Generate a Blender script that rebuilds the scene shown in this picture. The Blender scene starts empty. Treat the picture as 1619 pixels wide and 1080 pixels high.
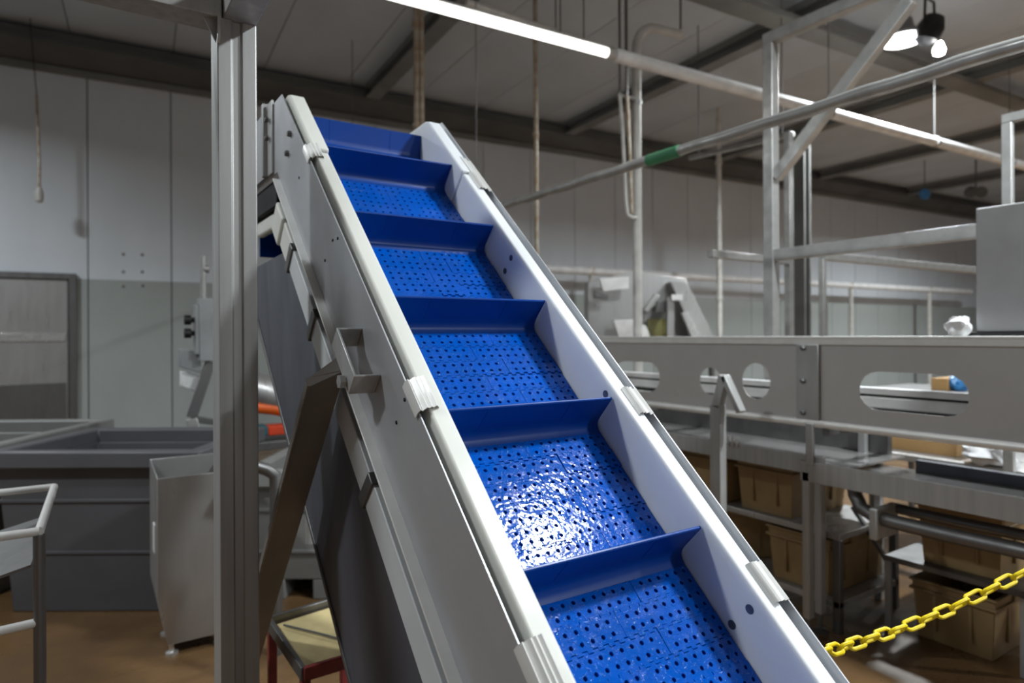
import bpy, bmesh, math, random
from mathutils import Vector, Matrix
random.seed(7)
sc = bpy.context.scene
COL = sc.collection

# ------------------------------------------------------------------ camera
F, CX, CY, H = 1030.0, 809.5, 530.0, 1.6
YAW = math.radians(33.4)
ROLL = math.radians(0.3)
cam_d = bpy.data.cameras.new('camera')
cam = bpy.data.objects.new('camera', cam_d)
COL.objects.link(cam)
sc.camera = cam
cam_d.sensor_width = 36.0
cam_d.lens = F / 1619.0 * 36.0
cam_d.shift_y = -(540.0 - CY) / 1619.0
cam_d.clip_end = 200
cam.location = (0, 0, H)
cam.rotation_euler = (Matrix.Rotation(-YAW, 3, 'Z') @ Matrix.Rotation(math.pi / 2, 3, 'X')
                      @ Matrix.Rotation(-ROLL, 3, 'Z')).to_euler()
cam_d.dof.use_dof = True
cam_d.dof.focus_distance = 1.42
cam_d.dof.aperture_fstop = 2.6

# ------------------------------------------------------------------ view
sc.view_settings.view_transform = 'Standard'
sc.view_settings.look = 'None'
sc.view_settings.gamma = 1.0
sc.view_settings.use_curve_mapping = False
sc.view_settings.exposure = -0.22

# ------------------------------------------------------------------ world
w = bpy.data.worlds.new('world')
sc.world = w
w.use_nodes = True
w.node_tree.nodes['Background'].inputs[0].default_value = (0.9, 0.95, 1.0, 1)
w.node_tree.nodes['Background'].inputs[1].default_value = 0.0


# ------------------------------------------------------------------ ceiling lamps (light only; the one in view has its fitting below)
def high_bay(loc, power, size=0.42, spread=160):
    d = bpy.data.lights.new('high_bay_light', 'AREA')
    d.shape = 'DISK'
    d.size = size
    d.energy = power
    d.color = (0.91, 0.975, 1.0)
    d.spread = math.radians(spread)
    o = bpy.data.objects.new('high_bay_light', d)
    o.location = loc
    COL.objects.link(o)
    return o


LAMP = Vector((7.93, 3.79, 5.0))
high_bay((3.40, -0.02, 4.95), 320, 0.46)
high_bay(LAMP - Vector((0, 0, 0.05)), 430, 0.42)
high_bay((-2.7, 7.6, 5.0), 150)
high_bay((-2.6, 2.6, 5.0), 160)
high_bay((12.2, 0.3, 5.0), 330)
high_bay((16.5, 4.6, 5.0), 480)
high_bay((3.4, -4.0, 5.0), 250)
high_bay((8.0, -3.4, 5.0), 250)


# ------------------------------------------------------------------ maths helpers
def V(*a):
    return Vector(a)


FW = V(math.sin(YAW), math.cos(YAW), 0)
RT0 = V(math.cos(YAW), -math.sin(YAW), 0)
UP0 = V(0, 0, 1)
RT = RT0 * math.cos(ROLL) - UP0 * math.sin(ROLL)
UP = UP0 * math.cos(ROLL) + RT0 * math.sin(ROLL)
EYE = V(0, 0, H)


def ray(x, y):
    return FW * F + RT * (x - CX) + UP * (CY - y)


def PX(x, y, X):
    r = ray(x, y)
    return EYE + r * (X / r.x)


def PY(x, y, Y):
    r = ray(x, y)
    return EYE + r * (Y / r.y)


def PZ(x, y, Z):
    r = ray(x, y)
    return EYE + r * ((Z - H) / r.z)


def PD(x, y, d):
    return EYE + ray(x, y) * (d / F)


RA = math.radians(-3.8)          # the hall is turned a little against the conveyor


def RM(x, y, z):
    return V(x * math.cos(RA) - y * math.sin(RA), x * math.sin(RA) + y * math.cos(RA), z)


def PR(x, y, Yr):                # pixel on the plane Y' = Yr of the hall
    r = ray(x, y)
    n = V(-math.sin(RA), math.cos(RA), 0)
    return EYE + r * (Yr / r.dot(n))


TH = math.radians(42.5)
CT, ST = math.cos(TH), math.sin(TH)


def cv(u, v, h):                 # conveyor frame: u across, v up the slope, h down from the eye's parallel plane
    return V(u, v * CT + h * ST, H + v * ST - h * CT)


# ------------------------------------------------------------------ materials
def lin(c):
    return tuple(((x / 255.0) / 12.92 if x / 255.0 <= 0.04045 else ((x / 255.0 + 0.055) / 1.055) ** 2.4) for x in c)


MATS = {}


def mat(name, rgb, rough=0.5, metal=0.0, var=0.08, scale=(6, 6, 6), bump=0.0, bscale=40.0, rvar=0.1,
        coat=0.0, emit=None, estr=0.0, trans=0.0, rgb2=None, wpos=False, bdist=0.002, spec=None):
    m = bpy.data.materials.new(name)
    m.use_nodes = True
    nt = m.node_tree
    b = nt.nodes['Principled BSDF']
    N, L = nt.nodes.new, nt.links.new
    col = lin(rgb)
    if wpos:
        g = N('ShaderNodeNewGeometry')
        src = g.outputs['Position']
    else:
        t = N('ShaderNodeTexCoord')
        src = t.outputs['Object']
    mp = N('ShaderNodeMapping')
    mp.inputs['Scale'].default_value = scale
    L(src, mp.inputs[0])
    nz = N('ShaderNodeTexNoise')
    nz.inputs['Scale'].default_value = 1.0
    nz.inputs['Detail'].default_value = 5
    L(mp.outputs[0], nz.inputs['Vector'])
    rp = N('ShaderNodeMix')
    rp.data_type = 'RGBA'
    c2 = lin(rgb2) if rgb2 else tuple(x * (1 - 2 * var) for x in col)
    c1 = col if rgb2 else tuple(min(1, x * (1 + var)) for x in col)
    rp.inputs[6].default_value = (*c1, 1)
    rp.inputs[7].default_value = (*c2, 1)
    cr = N('ShaderNodeMapRange')
    cr.inputs[1].default_value = 0.3
    cr.inputs[2].default_value = 0.7
    L(nz.outputs[0], cr.inputs[0])
    L(cr.outputs[0], rp.inputs[0])
    L(rp.outputs[2], b.inputs['Base Color'])
    mr = N('ShaderNodeMapRange')
    mr.inputs[1].default_value = 0.3
    mr.inputs[2].default_value = 0.7
    mr.inputs[3].default_value = max(0.02, rough - rvar)
    mr.inputs[4].default_value = min(1, rough + rvar)
    L(nz.outputs[0], mr.inputs[0])
    L(mr.outputs[0], b.inputs['Roughness'])
    b.inputs['Metallic'].default_value = metal
    if spec is not None:
        b.inputs['Specular IOR Level'].default_value = spec
    if coat:
        b.inputs['Coat Weight'].default_value = coat
        b.inputs['Coat Roughness'].default_value = 0.08
    if bump:
        n2 = N('ShaderNodeTexNoise')
        n2.inputs['Scale'].default_value = bscale
        n2.inputs['Detail'].default_value = 4
        L(src, n2.inputs['Vector'])
        bp = N('ShaderNodeBump')
        bp.inputs['Strength'].default_value = bump
        bp.inputs['Distance'].default_value = bdist
        L(n2.outputs[0], bp.inputs['Height'])
        L(bp.outputs[0], b.inputs['Normal'])
    if emit:
        b.inputs['Emission Color'].default_value = (*lin(emit), 1)
        b.inputs['Emission Strength'].default_value = estr
    if trans:
        b.inputs['Transmission Weight'].default_value = trans
    MATS[name] = m
    return m


STEEL = mat('stainless_steel', (176, 175, 174), 0.36, 0.6, 0.06, (14, 14, 2), 0.12, 60)
STEELV = mat('brushed_steel_vertical', (174, 174, 173), 0.42, 0.38, 0.08, (30, 30, 1.5), 0.1, 80)
STEELD = mat('dull_steel', (120, 119, 119), 0.45, 0.8, 0.1, (8, 8, 3), 0.1, 50)
PANEL = mat('conveyor_side_steel', (186, 187, 191), 0.42, 0.55, 0.05, (3, 5, 5), 0.06, 90)
BRIGHT = mat('polished_steel', (214, 213, 210), 0.25, 0.7, 0.05, (10, 10, 10), 0.05, 60)
FLUME = mat('flume_sheet_steel', (192, 189, 186), 0.36, 0.38, 0.05, (3, 3, 3), 0.06, 60)
GUIDE = mat('pale_guide_plastic', (198, 200, 202), 0.45, 0.0, 0.04, (5, 5, 5))
SATIN = mat('satin_steel', (224, 223, 220), 0.40, 0.2, 0.05, (10, 10, 10), 0.05, 60)
GALV = mat('galvanised_steel', (186, 186, 184), 0.38, 0.6, 0.12, (9, 9, 9), 0.1, 50)
PAINTW = mat('white_painted_pipe', (205, 203, 198), 0.4, 0.0, 0.1, (7, 7, 7))
HDPE = mat('white_plastic_rail', (216, 216, 209), 0.42, 0.0, 0.03, (5, 5, 5), 0.03, 120, spec=0.4)
HDPE2 = mat('white_plastic_inner', (222, 225, 229), 0.45, 0.0, 0.03, (5, 5, 5), 0.03, 120, spec=0.4)
for m_ in (HDPE, HDPE2):
    b_ = m_.node_tree.nodes['Principled BSDF']
    b_.inputs['Subsurface Weight'].default_value = 0.45
    b_.inputs['Subsurface Radius'].default_value = (1.0, 1.0, 1.0)
    b_.inputs['Subsurface Scale'].default_value = 0.03
BLUE = mat('blue_belt_plastic', (0, 80, 180), 0.10, 0.0, 0.06, (9, 9, 9), 0, 0, 0.04, wpos=True, spec=0.4)


def wet(m):
    """standing drops of water and slight waviness as fine relief"""
    nt = m.node_tree
    N, L = nt.nodes.new, nt.links.new
    b = nt.nodes['Principled BSDF']
    g = N('ShaderNodeNewGeometry')
    a = N('ShaderNodeTexNoise'); a.inputs['Scale'].default_value = 150; a.inputs['Detail'].default_value = 2
    c = N('ShaderNodeTexNoise'); c.inputs['Scale'].default_value = 70; c.inputs['Detail'].default_value = 1
    L(g.outputs['Position'], a.inputs['Vector']); L(g.outputs['Position'], c.inputs['Vector'])
    r = N('ShaderNodeMapRange'); r.inputs[1].default_value = 0.54; r.inputs[2].default_value = 0.66
    r.interpolation_type = 'SMOOTHSTEP'
    L(a.outputs[0], r.inputs[0])
    f = N('ShaderNodeTexNoise'); f.inputs['Scale'].default_value = 22; f.inputs['Detail'].default_value = 3
    L(g.outputs['Position'], f.inputs['Vector'])
    fr_ = N('ShaderNodeMapRange'); fr_.inputs[1].default_value = 0.42; fr_.inputs[2].default_value = 0.6; fr_.inputs[3].default_value = 0.10; fr_.inputs[4].default_value = 0.42
    L(f.outputs[0], fr_.inputs[0])
    mx = N('ShaderNodeMath'); mx.operation = 'MAXIMUM'
    L(fr_.outputs[0], mx.inputs[0])
    h_ = N('ShaderNodeMath'); h_.operation = 'MULTIPLY'; h_.inputs[1].default_value = 0.6
    L(r.outputs[0], h_.inputs[0]); L(h_.outputs[0], mx.inputs[1])
    L(mx.outputs[0], b.inputs['Specular IOR Level'])
    k = N('ShaderNodeMath'); k.operation = 'MULTIPLY_ADD'
    L(c.outputs[0], k.inputs[0]); k.inputs[1].default_value = 1.0
    L(r.outputs[0], k.inputs[2])
    bp = N('ShaderNodeBump'); bp.inputs['Strength'].default_value = 0.75; bp.inputs['Distance'].default_value = 0.0011
    L(k.outputs[0], bp.inputs['Height'])
    L(bp.outputs[0], b.inputs['Normal'])


wet(BLUE)
BLUEF = mat('blue_flight_plastic', (0, 60, 142), 0.36, 0.0, 0.05, (5, 5, 5), 0.05, 40, 0.06, wpos=True, spec=0.25)
PAN = mat('dark_pan_steel', (92, 94, 104), 0.42, 0.35, 0.12, (5, 5, 2), 0.06, 60)
BLACK = mat('black_plastic', (20, 20, 22), 0.45)
DARK = mat('dark_void', (12, 14, 22), 0.8)
WALLM = mat('white_wall_panel', (216, 222, 229), 0.5, 0.0, 0.03, (1.5, 1.5, 0.6), 0.03, 20)
WALLG = mat('grey_wall_band', (166, 172, 170), 0.5, 0.0, 0.04, (1.5, 1.5, 1.0), 0.03, 20)
CEIL = mat('ceiling_panel', (196, 203, 211), 0.7, 0.0, 0.05, (0.7, 0.7, 0.7))
BEAM = mat('brown_painted_beam', (128, 128, 126), 0.6, 0.0, 0.12, (1, 1, 3))
CORN = mat('dark_cornice_paint', (98, 98, 96), 0.65, 0.0, 0.12, (1, 1, 3))
FLOOR = mat('brown_floor_resin', (120, 92, 62), 0.32, 0.0, 0.1, (3, 3, 3), 0.35, 90, 0.16, rgb2=(92, 69, 45), bdist=0.003)
VATM = mat('dark_grey_vat_plastic', (86, 86, 90), 0.5, 0.0, 0.08, (2, 2, 5), 0.05, 30)
VATL = mat('pale_grey_vat_plastic', (126, 126, 124), 0.5, 0.0, 0.08, (2, 2, 5), 0.05, 30)
TAN = mat('tan_tote_plastic', (158, 132, 92), 0.5, 0.0, 0.1, (5, 5, 5), 0.06, 40, rgb2=(136, 112, 76))
CARD = mat('brown_cardboard', (176, 140, 92), 0.8, 0.0, 0.06)
RED = mat('worn_red_paint', (128, 46, 44), 0.45, 0.1, 0.2, (9, 9, 9))
RUST = mat('rust_stained_strut', (152, 146, 140), 0.38, 0.45, 0.15, (3, 3, 1.5), 0.08, 60)
YELLOW = mat('yellow_chain_plastic', (220, 194, 8), 0.4, 0.0, 0.06)
ORANGE = mat('orange_strap', (226, 96, 20), 0.5)
REDS = mat('red_strap', (206, 62, 22), 0.5)
TEAL = mat('teal_plastic', (22, 92, 100), 0.5)
CREAM = mat('cream_liner', (206, 188, 138), 0.5, 0.0, 0.1, (9, 9, 9), 0.2, 20)
CLOTH = mat('white_cloth', (228, 228, 230), 0.8, 0.0, 0.04)
BOXG = mat('light_grey_cabinet', (178, 178, 180), 0.45, 0.3, 0.05)
GREEN = mat('green_tape', (70, 140, 100), 0.5)
BLUEP = mat('blue_bag_plastic', (60, 130, 190), 0.4)
GLOW = mat('lamp_diffuser', (255, 255, 255), 0.5, emit=(255, 253, 248), estr=30)
TUBE = mat('fluorescent_tube', (255, 255, 255), 0.5, emit=(255, 252, 246), estr=4.0)
GREYB = mat('grey_control_box', (150, 152, 154), 0.45)
WHITEP = mat('white_plastic_lid', (236, 236, 236), 0.5)
WATER = mat('wet_steel_tray', (158, 156, 155), 0.16, 0.5, 0.1, (12, 12, 12), 0.6, 25, 0.06)
RUSTP = mat('rust_spotted_conduit', (190, 184, 172), 0.45, 0.3, 0.1, (6, 6, 10), rgb2=(150, 122, 92))
OLIVE = mat('olive_guard', (112, 108, 62), 0.5)

# ------------------------------------------------------------------ objects
WL = {None: V(0, 0, 0)}


def tag(o, label=None, cat=None, group=None, kind=None):
    if label: o['label'] = label
    if cat: o['category'] = cat
    if group: o['group'] = group
    if kind: o['kind'] = kind
    return o


def thing(name, label, cat, loc, group=None):
    o = bpy.data.objects.new(name, None)
    o.empty_display_size = 0.1
    COL.objects.link(o)
    o.location = loc
    WL[o] = Vector(loc)
    return tag(o, label, cat, group)


def ortho(d):
    d = d.normalized()
    a = V(0, 0, 1) if abs(d.z) < 0.9 else V(1, 0, 0)
    x = d.cross(a).normalized()
    return x, d.cross(x).normalized()


class MB:
    def __init__(s, f=None):
        s.v, s.f, s.fn = [], [], f

    def add(s, vs, fs):
        k = len(s.v)
        s.v += [Vector(s.fn(*p)) if s.fn else Vector(p) for p in vs]
        s.f += [tuple(i + k for i in q) for q in fs]
        return s

    def box(s, a, b):
        (x0, y0, z0), (x1, y1, z1) = a, b
        return s.add([(x0, y0, z0), (x1, y0, z0), (x1, y1, z0), (x0, y1, z0),
                      (x0, y0, z1), (x1, y0, z1), (x1, y1, z1), (x0, y1, z1)],
                     [(0, 3, 2, 1), (4, 5, 6, 7), (0, 1, 5, 4), (1, 2, 6, 5), (2, 3, 7, 6), (3, 0, 4, 7)])

    def hexa(s, b4, t4):
        return s.add(list(b4) + list(t4), [(0, 3, 2, 1), (4, 5, 6, 7), (0, 1, 5, 4), (1, 2, 6, 5), (2, 3, 7, 6), (3, 0, 4, 7)])

    def bar(s, p, q, w, t, up=None):      # rectangular bar from p to q
        p, q = Vector(p), Vector(q)
        d = (q - p).normalized()
        if up is None: x, y = ortho(d)
        else:
            x = d.cross(Vector(up)).normalized()
            y = x.cross(d).normalized()
        c = [x * (i * w / 2) + y * (j * t / 2) for i, j in ((-1, -1), (1, -1), (1, 1), (-1, 1))]
        return s.hexa([p + k for k in c], [q + k for k in c])

    def tube(s, pts, r, n=12, closed=False, cap=True):
        pts = [Vector(p) for p in pts]
        m = len(pts)
        rr = r if isinstance(r, (list, tuple)) else [r] * m
        rings = []
        x = None
        for i, p in enumerate(pts):
            if closed: d = (pts[(i + 1) % m] - pts[i - 1]).normalized()
            else: d = (pts[min(i + 1, m - 1)] - pts[max(i - 1, 0)]).normalized()
            if x is None: x, _ = ortho(d)
            x = (x - d * x.dot(d)).normalized()
            y = d.cross(x)
            rings.append([p + x * math.cos(2 * math.pi * k / n) * rr[i] + y * math.sin(2 * math.pi * k / n) * rr[i] for k in range(n)])
        vs = [q for r_ in rings for q in r_]
        fs = []
        for i in range(m if closed else m - 1):
            j = (i + 1) % m
            for k in range(n):
                fs.append((i * n + k, i * n + (k + 1) % n, j * n + (k + 1) % n, j * n + k))
        if cap and not closed:
            fs.append(tuple(reversed(range(n))))
            fs.append(tuple(range((m - 1) * n, m * n)))
        return s.add(vs, fs)

    def prism(s, poly, ax, t0, t1):       # polygon in the plane across axis ax, extruded t0..t1
        def put(a, b, t):
            p = [0, 0, 0]
            o = [i for i in range(3) if i != ax]
            p[o[0]], p[o[1]], p[ax] = a, b, t
            return tuple(p)
        n = len(poly)
        vs = [put(a, b, t0) for a, b in poly] + [put(a, b, t1) for a, b in poly]
        fs = [tuple(range(n)), tuple(reversed(range(n, 2 * n)))]
        fs += [(i, (i + 1) % n, n + (i + 1) % n, n + i) for i in range(n)]
        return s.add(vs, fs)

    def lathe(s, c, prof, ax=(0, 0, 1), n=24):
        c, d = Vector(c), Vector(ax).normalized()
        x, y = ortho(d)
        m = len(prof)
        vs, fs = [], []
        for r, z in prof:
            for k in range(n):
                a = 2 * math.pi * k / n
                vs.append(c + d * z + (x * math.cos(a) + y * math.sin(a)) * max(r, 1e-4))
        for i in range(m - 1):
            for k in range(n):
                fs.append((i * n + k, i * n + (k + 1) % n, (i + 1) * n + (k + 1) % n, (i + 1) * n + k))
        fs.append(tuple(reversed(range(n))))
        fs.append(tuple(range((m - 1) * n, m * n)))
        return s.add(vs, fs)

    def build(s, name, m, parent=None, bevel=0.0, smooth=True, origin=None, label=None, seg=2):
        lo = V(*[min(p[i] for p in s.v) for i in range(3)])
        hi = V(*[max(p[i] for p in s.v) for i in range(3)])
        if origin is None:
            o_ = (lo + hi) / 2
            if parent is None: o_.z = lo.z
        else: o_ = Vector(origin)
        me = bpy.data.meshes.new(name)
        me.from_pydata([tuple(p - o_) for p in s.v], [], s.f)
        bm = bmesh.new()
        bm.from_mesh(me)
        bmesh.ops.recalc_face_normals(bm, faces=bm.faces)
        bm.to_mesh(me)
        bm.free()
        me.materials.append(m)
        if smooth:
            for p in me.polygons: p.use_smooth = True
            me.set_sharp_from_angle(angle=math.radians(38))
        o = bpy.data.objects.new(name, me)
        COL.objects.link(o)
        o.parent = parent
        o.location = o_ - WL[parent]
        WL[o] = o_
        if bevel:
            md = o.modifiers.new('bevel', 'BEVEL')
            md.width = bevel
            md.segments = seg
            md.limit_method = 'ANGLE'
            md.harden_normals = False
        if label: o['label'] = label
        return o


def inst(o, parent, world_loc, rot=None, name=None):
    c = o.copy()
    COL.objects.link(c)
    c.parent = parent
    c.location = Vector(world_loc) - WL[parent]
    WL[c] = Vector(world_loc)
    if rot is not None: c.rotation_euler = rot
    return c


def copy_tree(o, parent=None):
    c = o.copy()
    COL.objects.link(c)
    c.parent = parent
    for ch in [k for k in COL.objects if k.parent == o]:
        copy_tree(ch, c)
    return c


def holed(outline, holes, t, bev=0.0):
    """flat plate with holes: returns (verts, faces), plate in x,y, thickness -t..0 in z"""
    cu = bpy.data.curves.new('tmp', 'CURVE')
    cu.dimensions = '2D'
    cu.fill_mode = 'BOTH'
    cu.extrude = t / 2 - bev
    cu.bevel_depth = bev
    cu.bevel_resolution = 0
    for pl in [outline] + holes:
        sp = cu.splines.new('POLY')
        sp.points.add(len(pl) - 1)
        for q, (x, y) in zip(sp.points, pl): q.co = (x, y, 0, 1)
        sp.use_cyclic_u = True
    ob = bpy.data.objects.new('tmp', cu)
    me = bpy.data.meshes.new_from_object(ob)
    bm = bmesh.new()
    bm.from_mesh(me)
    bmesh.ops.remove_doubles(bm, verts=bm.verts, dist=1e-5)
    bm.to_mesh(me)
    bm.free()
    vs = [(p.co.x, p.co.y, p.co.z - t / 2) for p in me.vertices]
    fs = [tuple(p.vertices) for p in me.polygons]
    bpy.data.objects.remove(ob)
    bpy.data.curves.remove(cu)
    bpy.data.meshes.remove(me)
    return vs, fs


def circ(x, y, r, n=10, ry=None):
    ry = ry or r
    return [(x + r * math.cos(2 * math.pi * k / n), y + ry * math.sin(2 * math.pi * k / n)) for k in range(n)]


def stadium(x0, x1, y0, y1, n=8):
    r = min(abs(y1 - y0), abs(x1 - x0)) / 2
    p = []
    for k in range(n + 1):
        a = -math.pi / 2 + math.pi * k / n
        p.append((x1 - r + r * math.cos(a), (y0 + y1) / 2 + ((y1 - y0) / 2) * math.sin(a)))
    for k in range(n + 1):
        a = math.pi / 2 + math.pi * k / n
        p.append((x0 + r + r * math.cos(a), (y0 + y1) / 2 + ((y1 - y0) / 2) * math.sin(a)))
    return p


def struct(o):
    o['kind'] = 'structure'
    return o


# ================================================================== THE HALL
YW, ZC = 10.5, 5.6
X0, X1, Y0 = -8.0, 24.0, -8.0
fl = MB(RM).box((X0, Y0, -0.1), (X1, YW + 0.3, 0)).build('floor', FLOOR, smooth=False)
struct(fl)

ce = struct(MB(RM).box((X0, Y0, ZC + 0.02), (X1, YW + 0.3, ZC + 0.2)).build('ceiling', DARK, smooth=False))
pw = 1.2
x = X0
while x < X1 - 0.1:
    MB(RM).box((x + 0.006, Y0, ZC - 0.02), (x + pw - 0.006, YW, ZC + 0.02)).build('ceiling_panel', CEIL, ce, smooth=False)
    x += pw

wb = struct(MB(RM).box((X0, YW + 0.06, 0), (X1, YW + 0.3, ZC)).build('wall_back', DARK, smooth=False))
DX0, DX1, DZ = -2.15, -0.757, 2.45
pw = 1.003
x = -0.63 - 8 * pw
while x < X1 - 0.2:
    a, b = x + 0.007, x + pw - 0.007
    MB(RM).box((a, YW, 2.39), (b, YW + 0.07, 5.3)).build('wall_panel', WALLM, wb, smooth=False)
    MB(RM).box((a, YW - 0.012, 0.0), (b, YW + 0.07, 2.388)).build('kick_panel', WALLG, wb, smooth=False)
    x += pw
# anchor marks on one panel
for px, py in ((195, 402), (225, 403), (195, 430), (225, 430), (195, 453), (226, 452)):
    p = PR(px, py, YW - 0.012 if py > 440 else YW)
    MB().lathe(p, [(0.0, 0), (0.022, 0), (0.018, 0.003), (0.0, 0.004)], RM(0, -1, 0), 8).build('anchor_bolt', STEELD, wb)
for nm, a, b in (('wall_left', (X0 - 0.2, Y0, 0), (X0, YW + 0.3, ZC)), ('wall_right', (X1, Y0, 0), (X1 + 0.2, YW + 0.3, ZC)),
                 ('wall_front', (X0, Y0 - 0.2, 0), (X1, Y0, ZC))):
    struct(MB(RM).box(a, b).build(nm, WALLM, smooth=False))

# door
dr = thing('door_1', None, None, RM((DX0 + DX1) / 2, YW - 0.03, 0))
struct(dr)
MB(RM).box((DX0 + 0.08, YW - 0.05, 0.02), (DX1 - 0.1, YW - 0.013, DZ - 0.09)).build('door_leaf', STEEL, dr, 0.004)
MB(RM).box((DX0, YW - 0.08, 0), (DX0 + 0.08, YW - 0.012, DZ)).build('door_frame', STEELD, dr, 0.004)
MB(RM).box((DX1 - 0.08, YW - 0.08, 0), (DX1, YW - 0.012, DZ)).build('door_frame', STEELD, dr, 0.004)
MB(RM).box((DX0 + 0.08, YW - 0.08, DZ - 0.08), (DX1 - 0.08, YW - 0.012, DZ)).build('door_frame', STEELD, dr, 0.004)
MB(RM).box((DX0 + 0.2, YW - 0.065, 1.55), (DX1 - 0.12, YW - 0.05, 1.66)).build('highlight_strip', BRIGHT, dr, 0.004)  # bright strip added as the highlight across the door leaf
MB(RM).box((DX0 + 0.2, YW - 0.058, 0.25), (DX1 - 0.12, YW - 0.05, 1.0)).build('kick_plate', STEELD, dr, 0.004)

# cornice along the top of the back wall: lip, dark gutter beam
t1 = struct(MB(RM).box((X0, YW - 0.1, 5.10), (X1, YW, 5.17)).build('trim_1', BEAM, smooth=False))
t2 = struct(MB(RM).prism([(YW - 0.05, 5.17), (YW - 0.42, 5.34), (YW - 0.42, 5.40), (YW - 0.36, 5.40), (YW - 0.36, 5.52), (YW, 5.52)], 0, X0, X1)
            .build('trim_2', CORN, smooth=False))
# purlins under the ceiling running towards the back wall, and the main cross beam
k = 3
for xx in (-4.6, 3.2, 7.0, 10.9, 14.4, 18.2):
    m = MB(RM)
    m.box((xx - 0.11, Y0, 5.5), (xx + 0.11, YW - 0.43, 5.578))
    m.box((xx - 0.03, Y0, 5.38), (xx + 0.03, YW - 0.43, 5.5))
    m.box((xx - 0.11, Y0, 5.36), (xx + 0.11, YW - 0.43, 5.38))
    struct(m.build('trim_%d' % k, BEAM, smooth=False))
    k += 1
struct(MB(RM).box((X0, 5.0, 5.28), (X1, 5.28, 5.355)).build('trim_%d' % k, BEAM, smooth=False))

# ================================================================== THE INCLINED CONVEYOR
UL, UR = 0.618, 1.078
HB, HT = 1.013, 0.900
cvr = thing('inclined_conveyor', 'tall inclined conveyor with blue flighted belt between white rails and steel sides', 'conveyor', (0.85, 0.9, 0))


def C_():
    return MB(cv)


# frame in (Y,Z) for the side plates
def yz(v_, h_):
    p = cv(0, v_, h_)
    return (p.y, p.z)


VLOW = -0.36
for u0, u1, ht_ in ((0.557, 0.561, 0.913), (1.149, 1.153, 0.902)):
    poly = [yz(VLOW, 1.137), yz(2.069, 1.137), (2.78, yz(2.069, 1.137)[1]), (2.78, 2.28), (2.66, 2.41), yz(2.19, ht_), yz(VLOW, ht_)]
    MB().prism(poly, 0, u0, u1).build('side_panel', PANEL, cvr, 0.0008, smooth=False)
# head end: bolted bearing plate, bent channel and bolts
MB().box((0.545, 2.43, 2.165), (0.557, 2.78, 2.40)).build('bearing_plate', PANEL, cvr, 0.002)
MB().box((0.549, 2.335, 2.165), (0.557, 2.40, 2.42)).build('stiffener', STEELV, cvr, 0.003)
MB().box((0.535, 2.405, 2.165), (0.557, 2.43, 2.425)).build('stiffener', STEELV, cvr, 0.003)


def bolt_at(px, py, u, r=0.008, hgt=0.006, m=STEELD, nm='bolt', ax=(-1, 0, 0)):
    p = PX(px, py, u)
    return MB().lathe(p, [(r, 0), (r, hgt * 0.7), (r * 0.75, hgt), (0.0, hgt)], ax, 6).build(nm, m, cvr)


for px, py in ((424, 190), (424, 219)): bolt_at(px, py, 0.545, 0.010, 0.012)
for px, py in ((460, 212), (456, 243)): bolt_at(px, py, 0.557, 0.010, 0.012)
for px, py in ((526, 380), (534, 377), (514, 412), (640, 632), (627, 668), (473, 281)): bolt_at(px, py, 0.557, 0.0045, 0.002, BLACK, 'rivet_hole')

# white plastic rails with raised end caps
for a, b, mm, s in ((0.575, UL, HDPE, 0), (UR, 1.121, HDPE2, 1)):
    C_().box((a, VLOW, HT), (b, 1.795, 1.06)).build('side_rail', mm, cvr, 0.006, seg=3)
    C_().prism([(1.80, 0.892), (2.15, 0.892), (2.175, 0.905), (2.30, 1.03), (2.30, 1.06), (1.80, 1.06)], 0, a - 0.003, b + 0.003).build('rail_cap', mm, cvr, 0.006, seg=3)
# countersunk bolts in the right hand rail
for v_, hs in ((0.231, (0.936, 0.9975)), (0.798, (0.930, 0.985)), (1.365, (0.935, 0.985)), (1.86, (0.935, 0.985))):
    for h_ in hs:
        c = cv(UR, v_, h_)
        MB().lathe(c, [(0.0095, -0.0005), (0.0095, 0.0006), (0.006, 0.0007), (0.0045, 0.0003), (0.0, 0.0003)], (-1, 0, 0), 14).build('countersunk_bolt', STEELD, cvr)

# bottom flange of the side plate, return guide strip, joint clips
for s, (ua, ub, ga, gb) in enumerate(((0.533, 0.560, 0.551, 0.566), (1.150, 1.177, 1.144, 1.159))):
    C_().box((ua, VLOW, 1.134), (ub, 2.02, 1.140)).build('flange', SATIN if s == 0 else STEEL, cvr, 0.001)
    C_().box((ga, VLOW, 1.203), (gb, 1.40, 1.285)).build('guide_strip', GUIDE, cvr, 0.003)
    C_().box((ga, 1.405, 1.203), (gb, 1.72, 1.28)).build('guide_strip', GUIDE, cvr, 0.003)
    C_().box((ga, 1.725, 1.198), (gb, 1.86, 1.29)).build('guide_strip', HDPE, cvr, 0.004)
    C_().box((ga - 0.008, 1.865, 1.19), (gb, 1.97, 1.30)).build('guide_block', HDPE, cvr, 0.008)
    for vv in (0.81, 1.39, 1.71):
        C_().box((ga - 0.006, vv, 1.198), (gb + 0.004, vv + 0.035, 1.295)).build('strip_clamp', STEELD, cvr, 0.003)
# dark drip pan under the return run
pan = C_()
pp = [(0.565, 1.285), (0.600, 1.84), (1.10, 1.84), (1.132, 1.285), (1.128, 1.285), (1.096, 1.836), (0.604, 1.836), (0.569, 1.285)]
vs = [(a, -0.25, b) for a, b in pp] + [(a, 1.82 + (b - 1.285) * 1.08, b) for a, b in pp]
n = len(pp)
pan.add(vs, [tuple(range(n)), tuple(reversed(range(n, 2 * n)))] + [(i, (i + 1) % n, n + (i + 1) % n, n + i) for i in range(n)])
pan.build('drip_pan', PAN, cvr, smooth=False)
C_().box((0.594, -0.25, 1.832), (0.602, 2.42, 1.848)).build('pan_edge', STEELD, cvr, 0.002)

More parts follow.
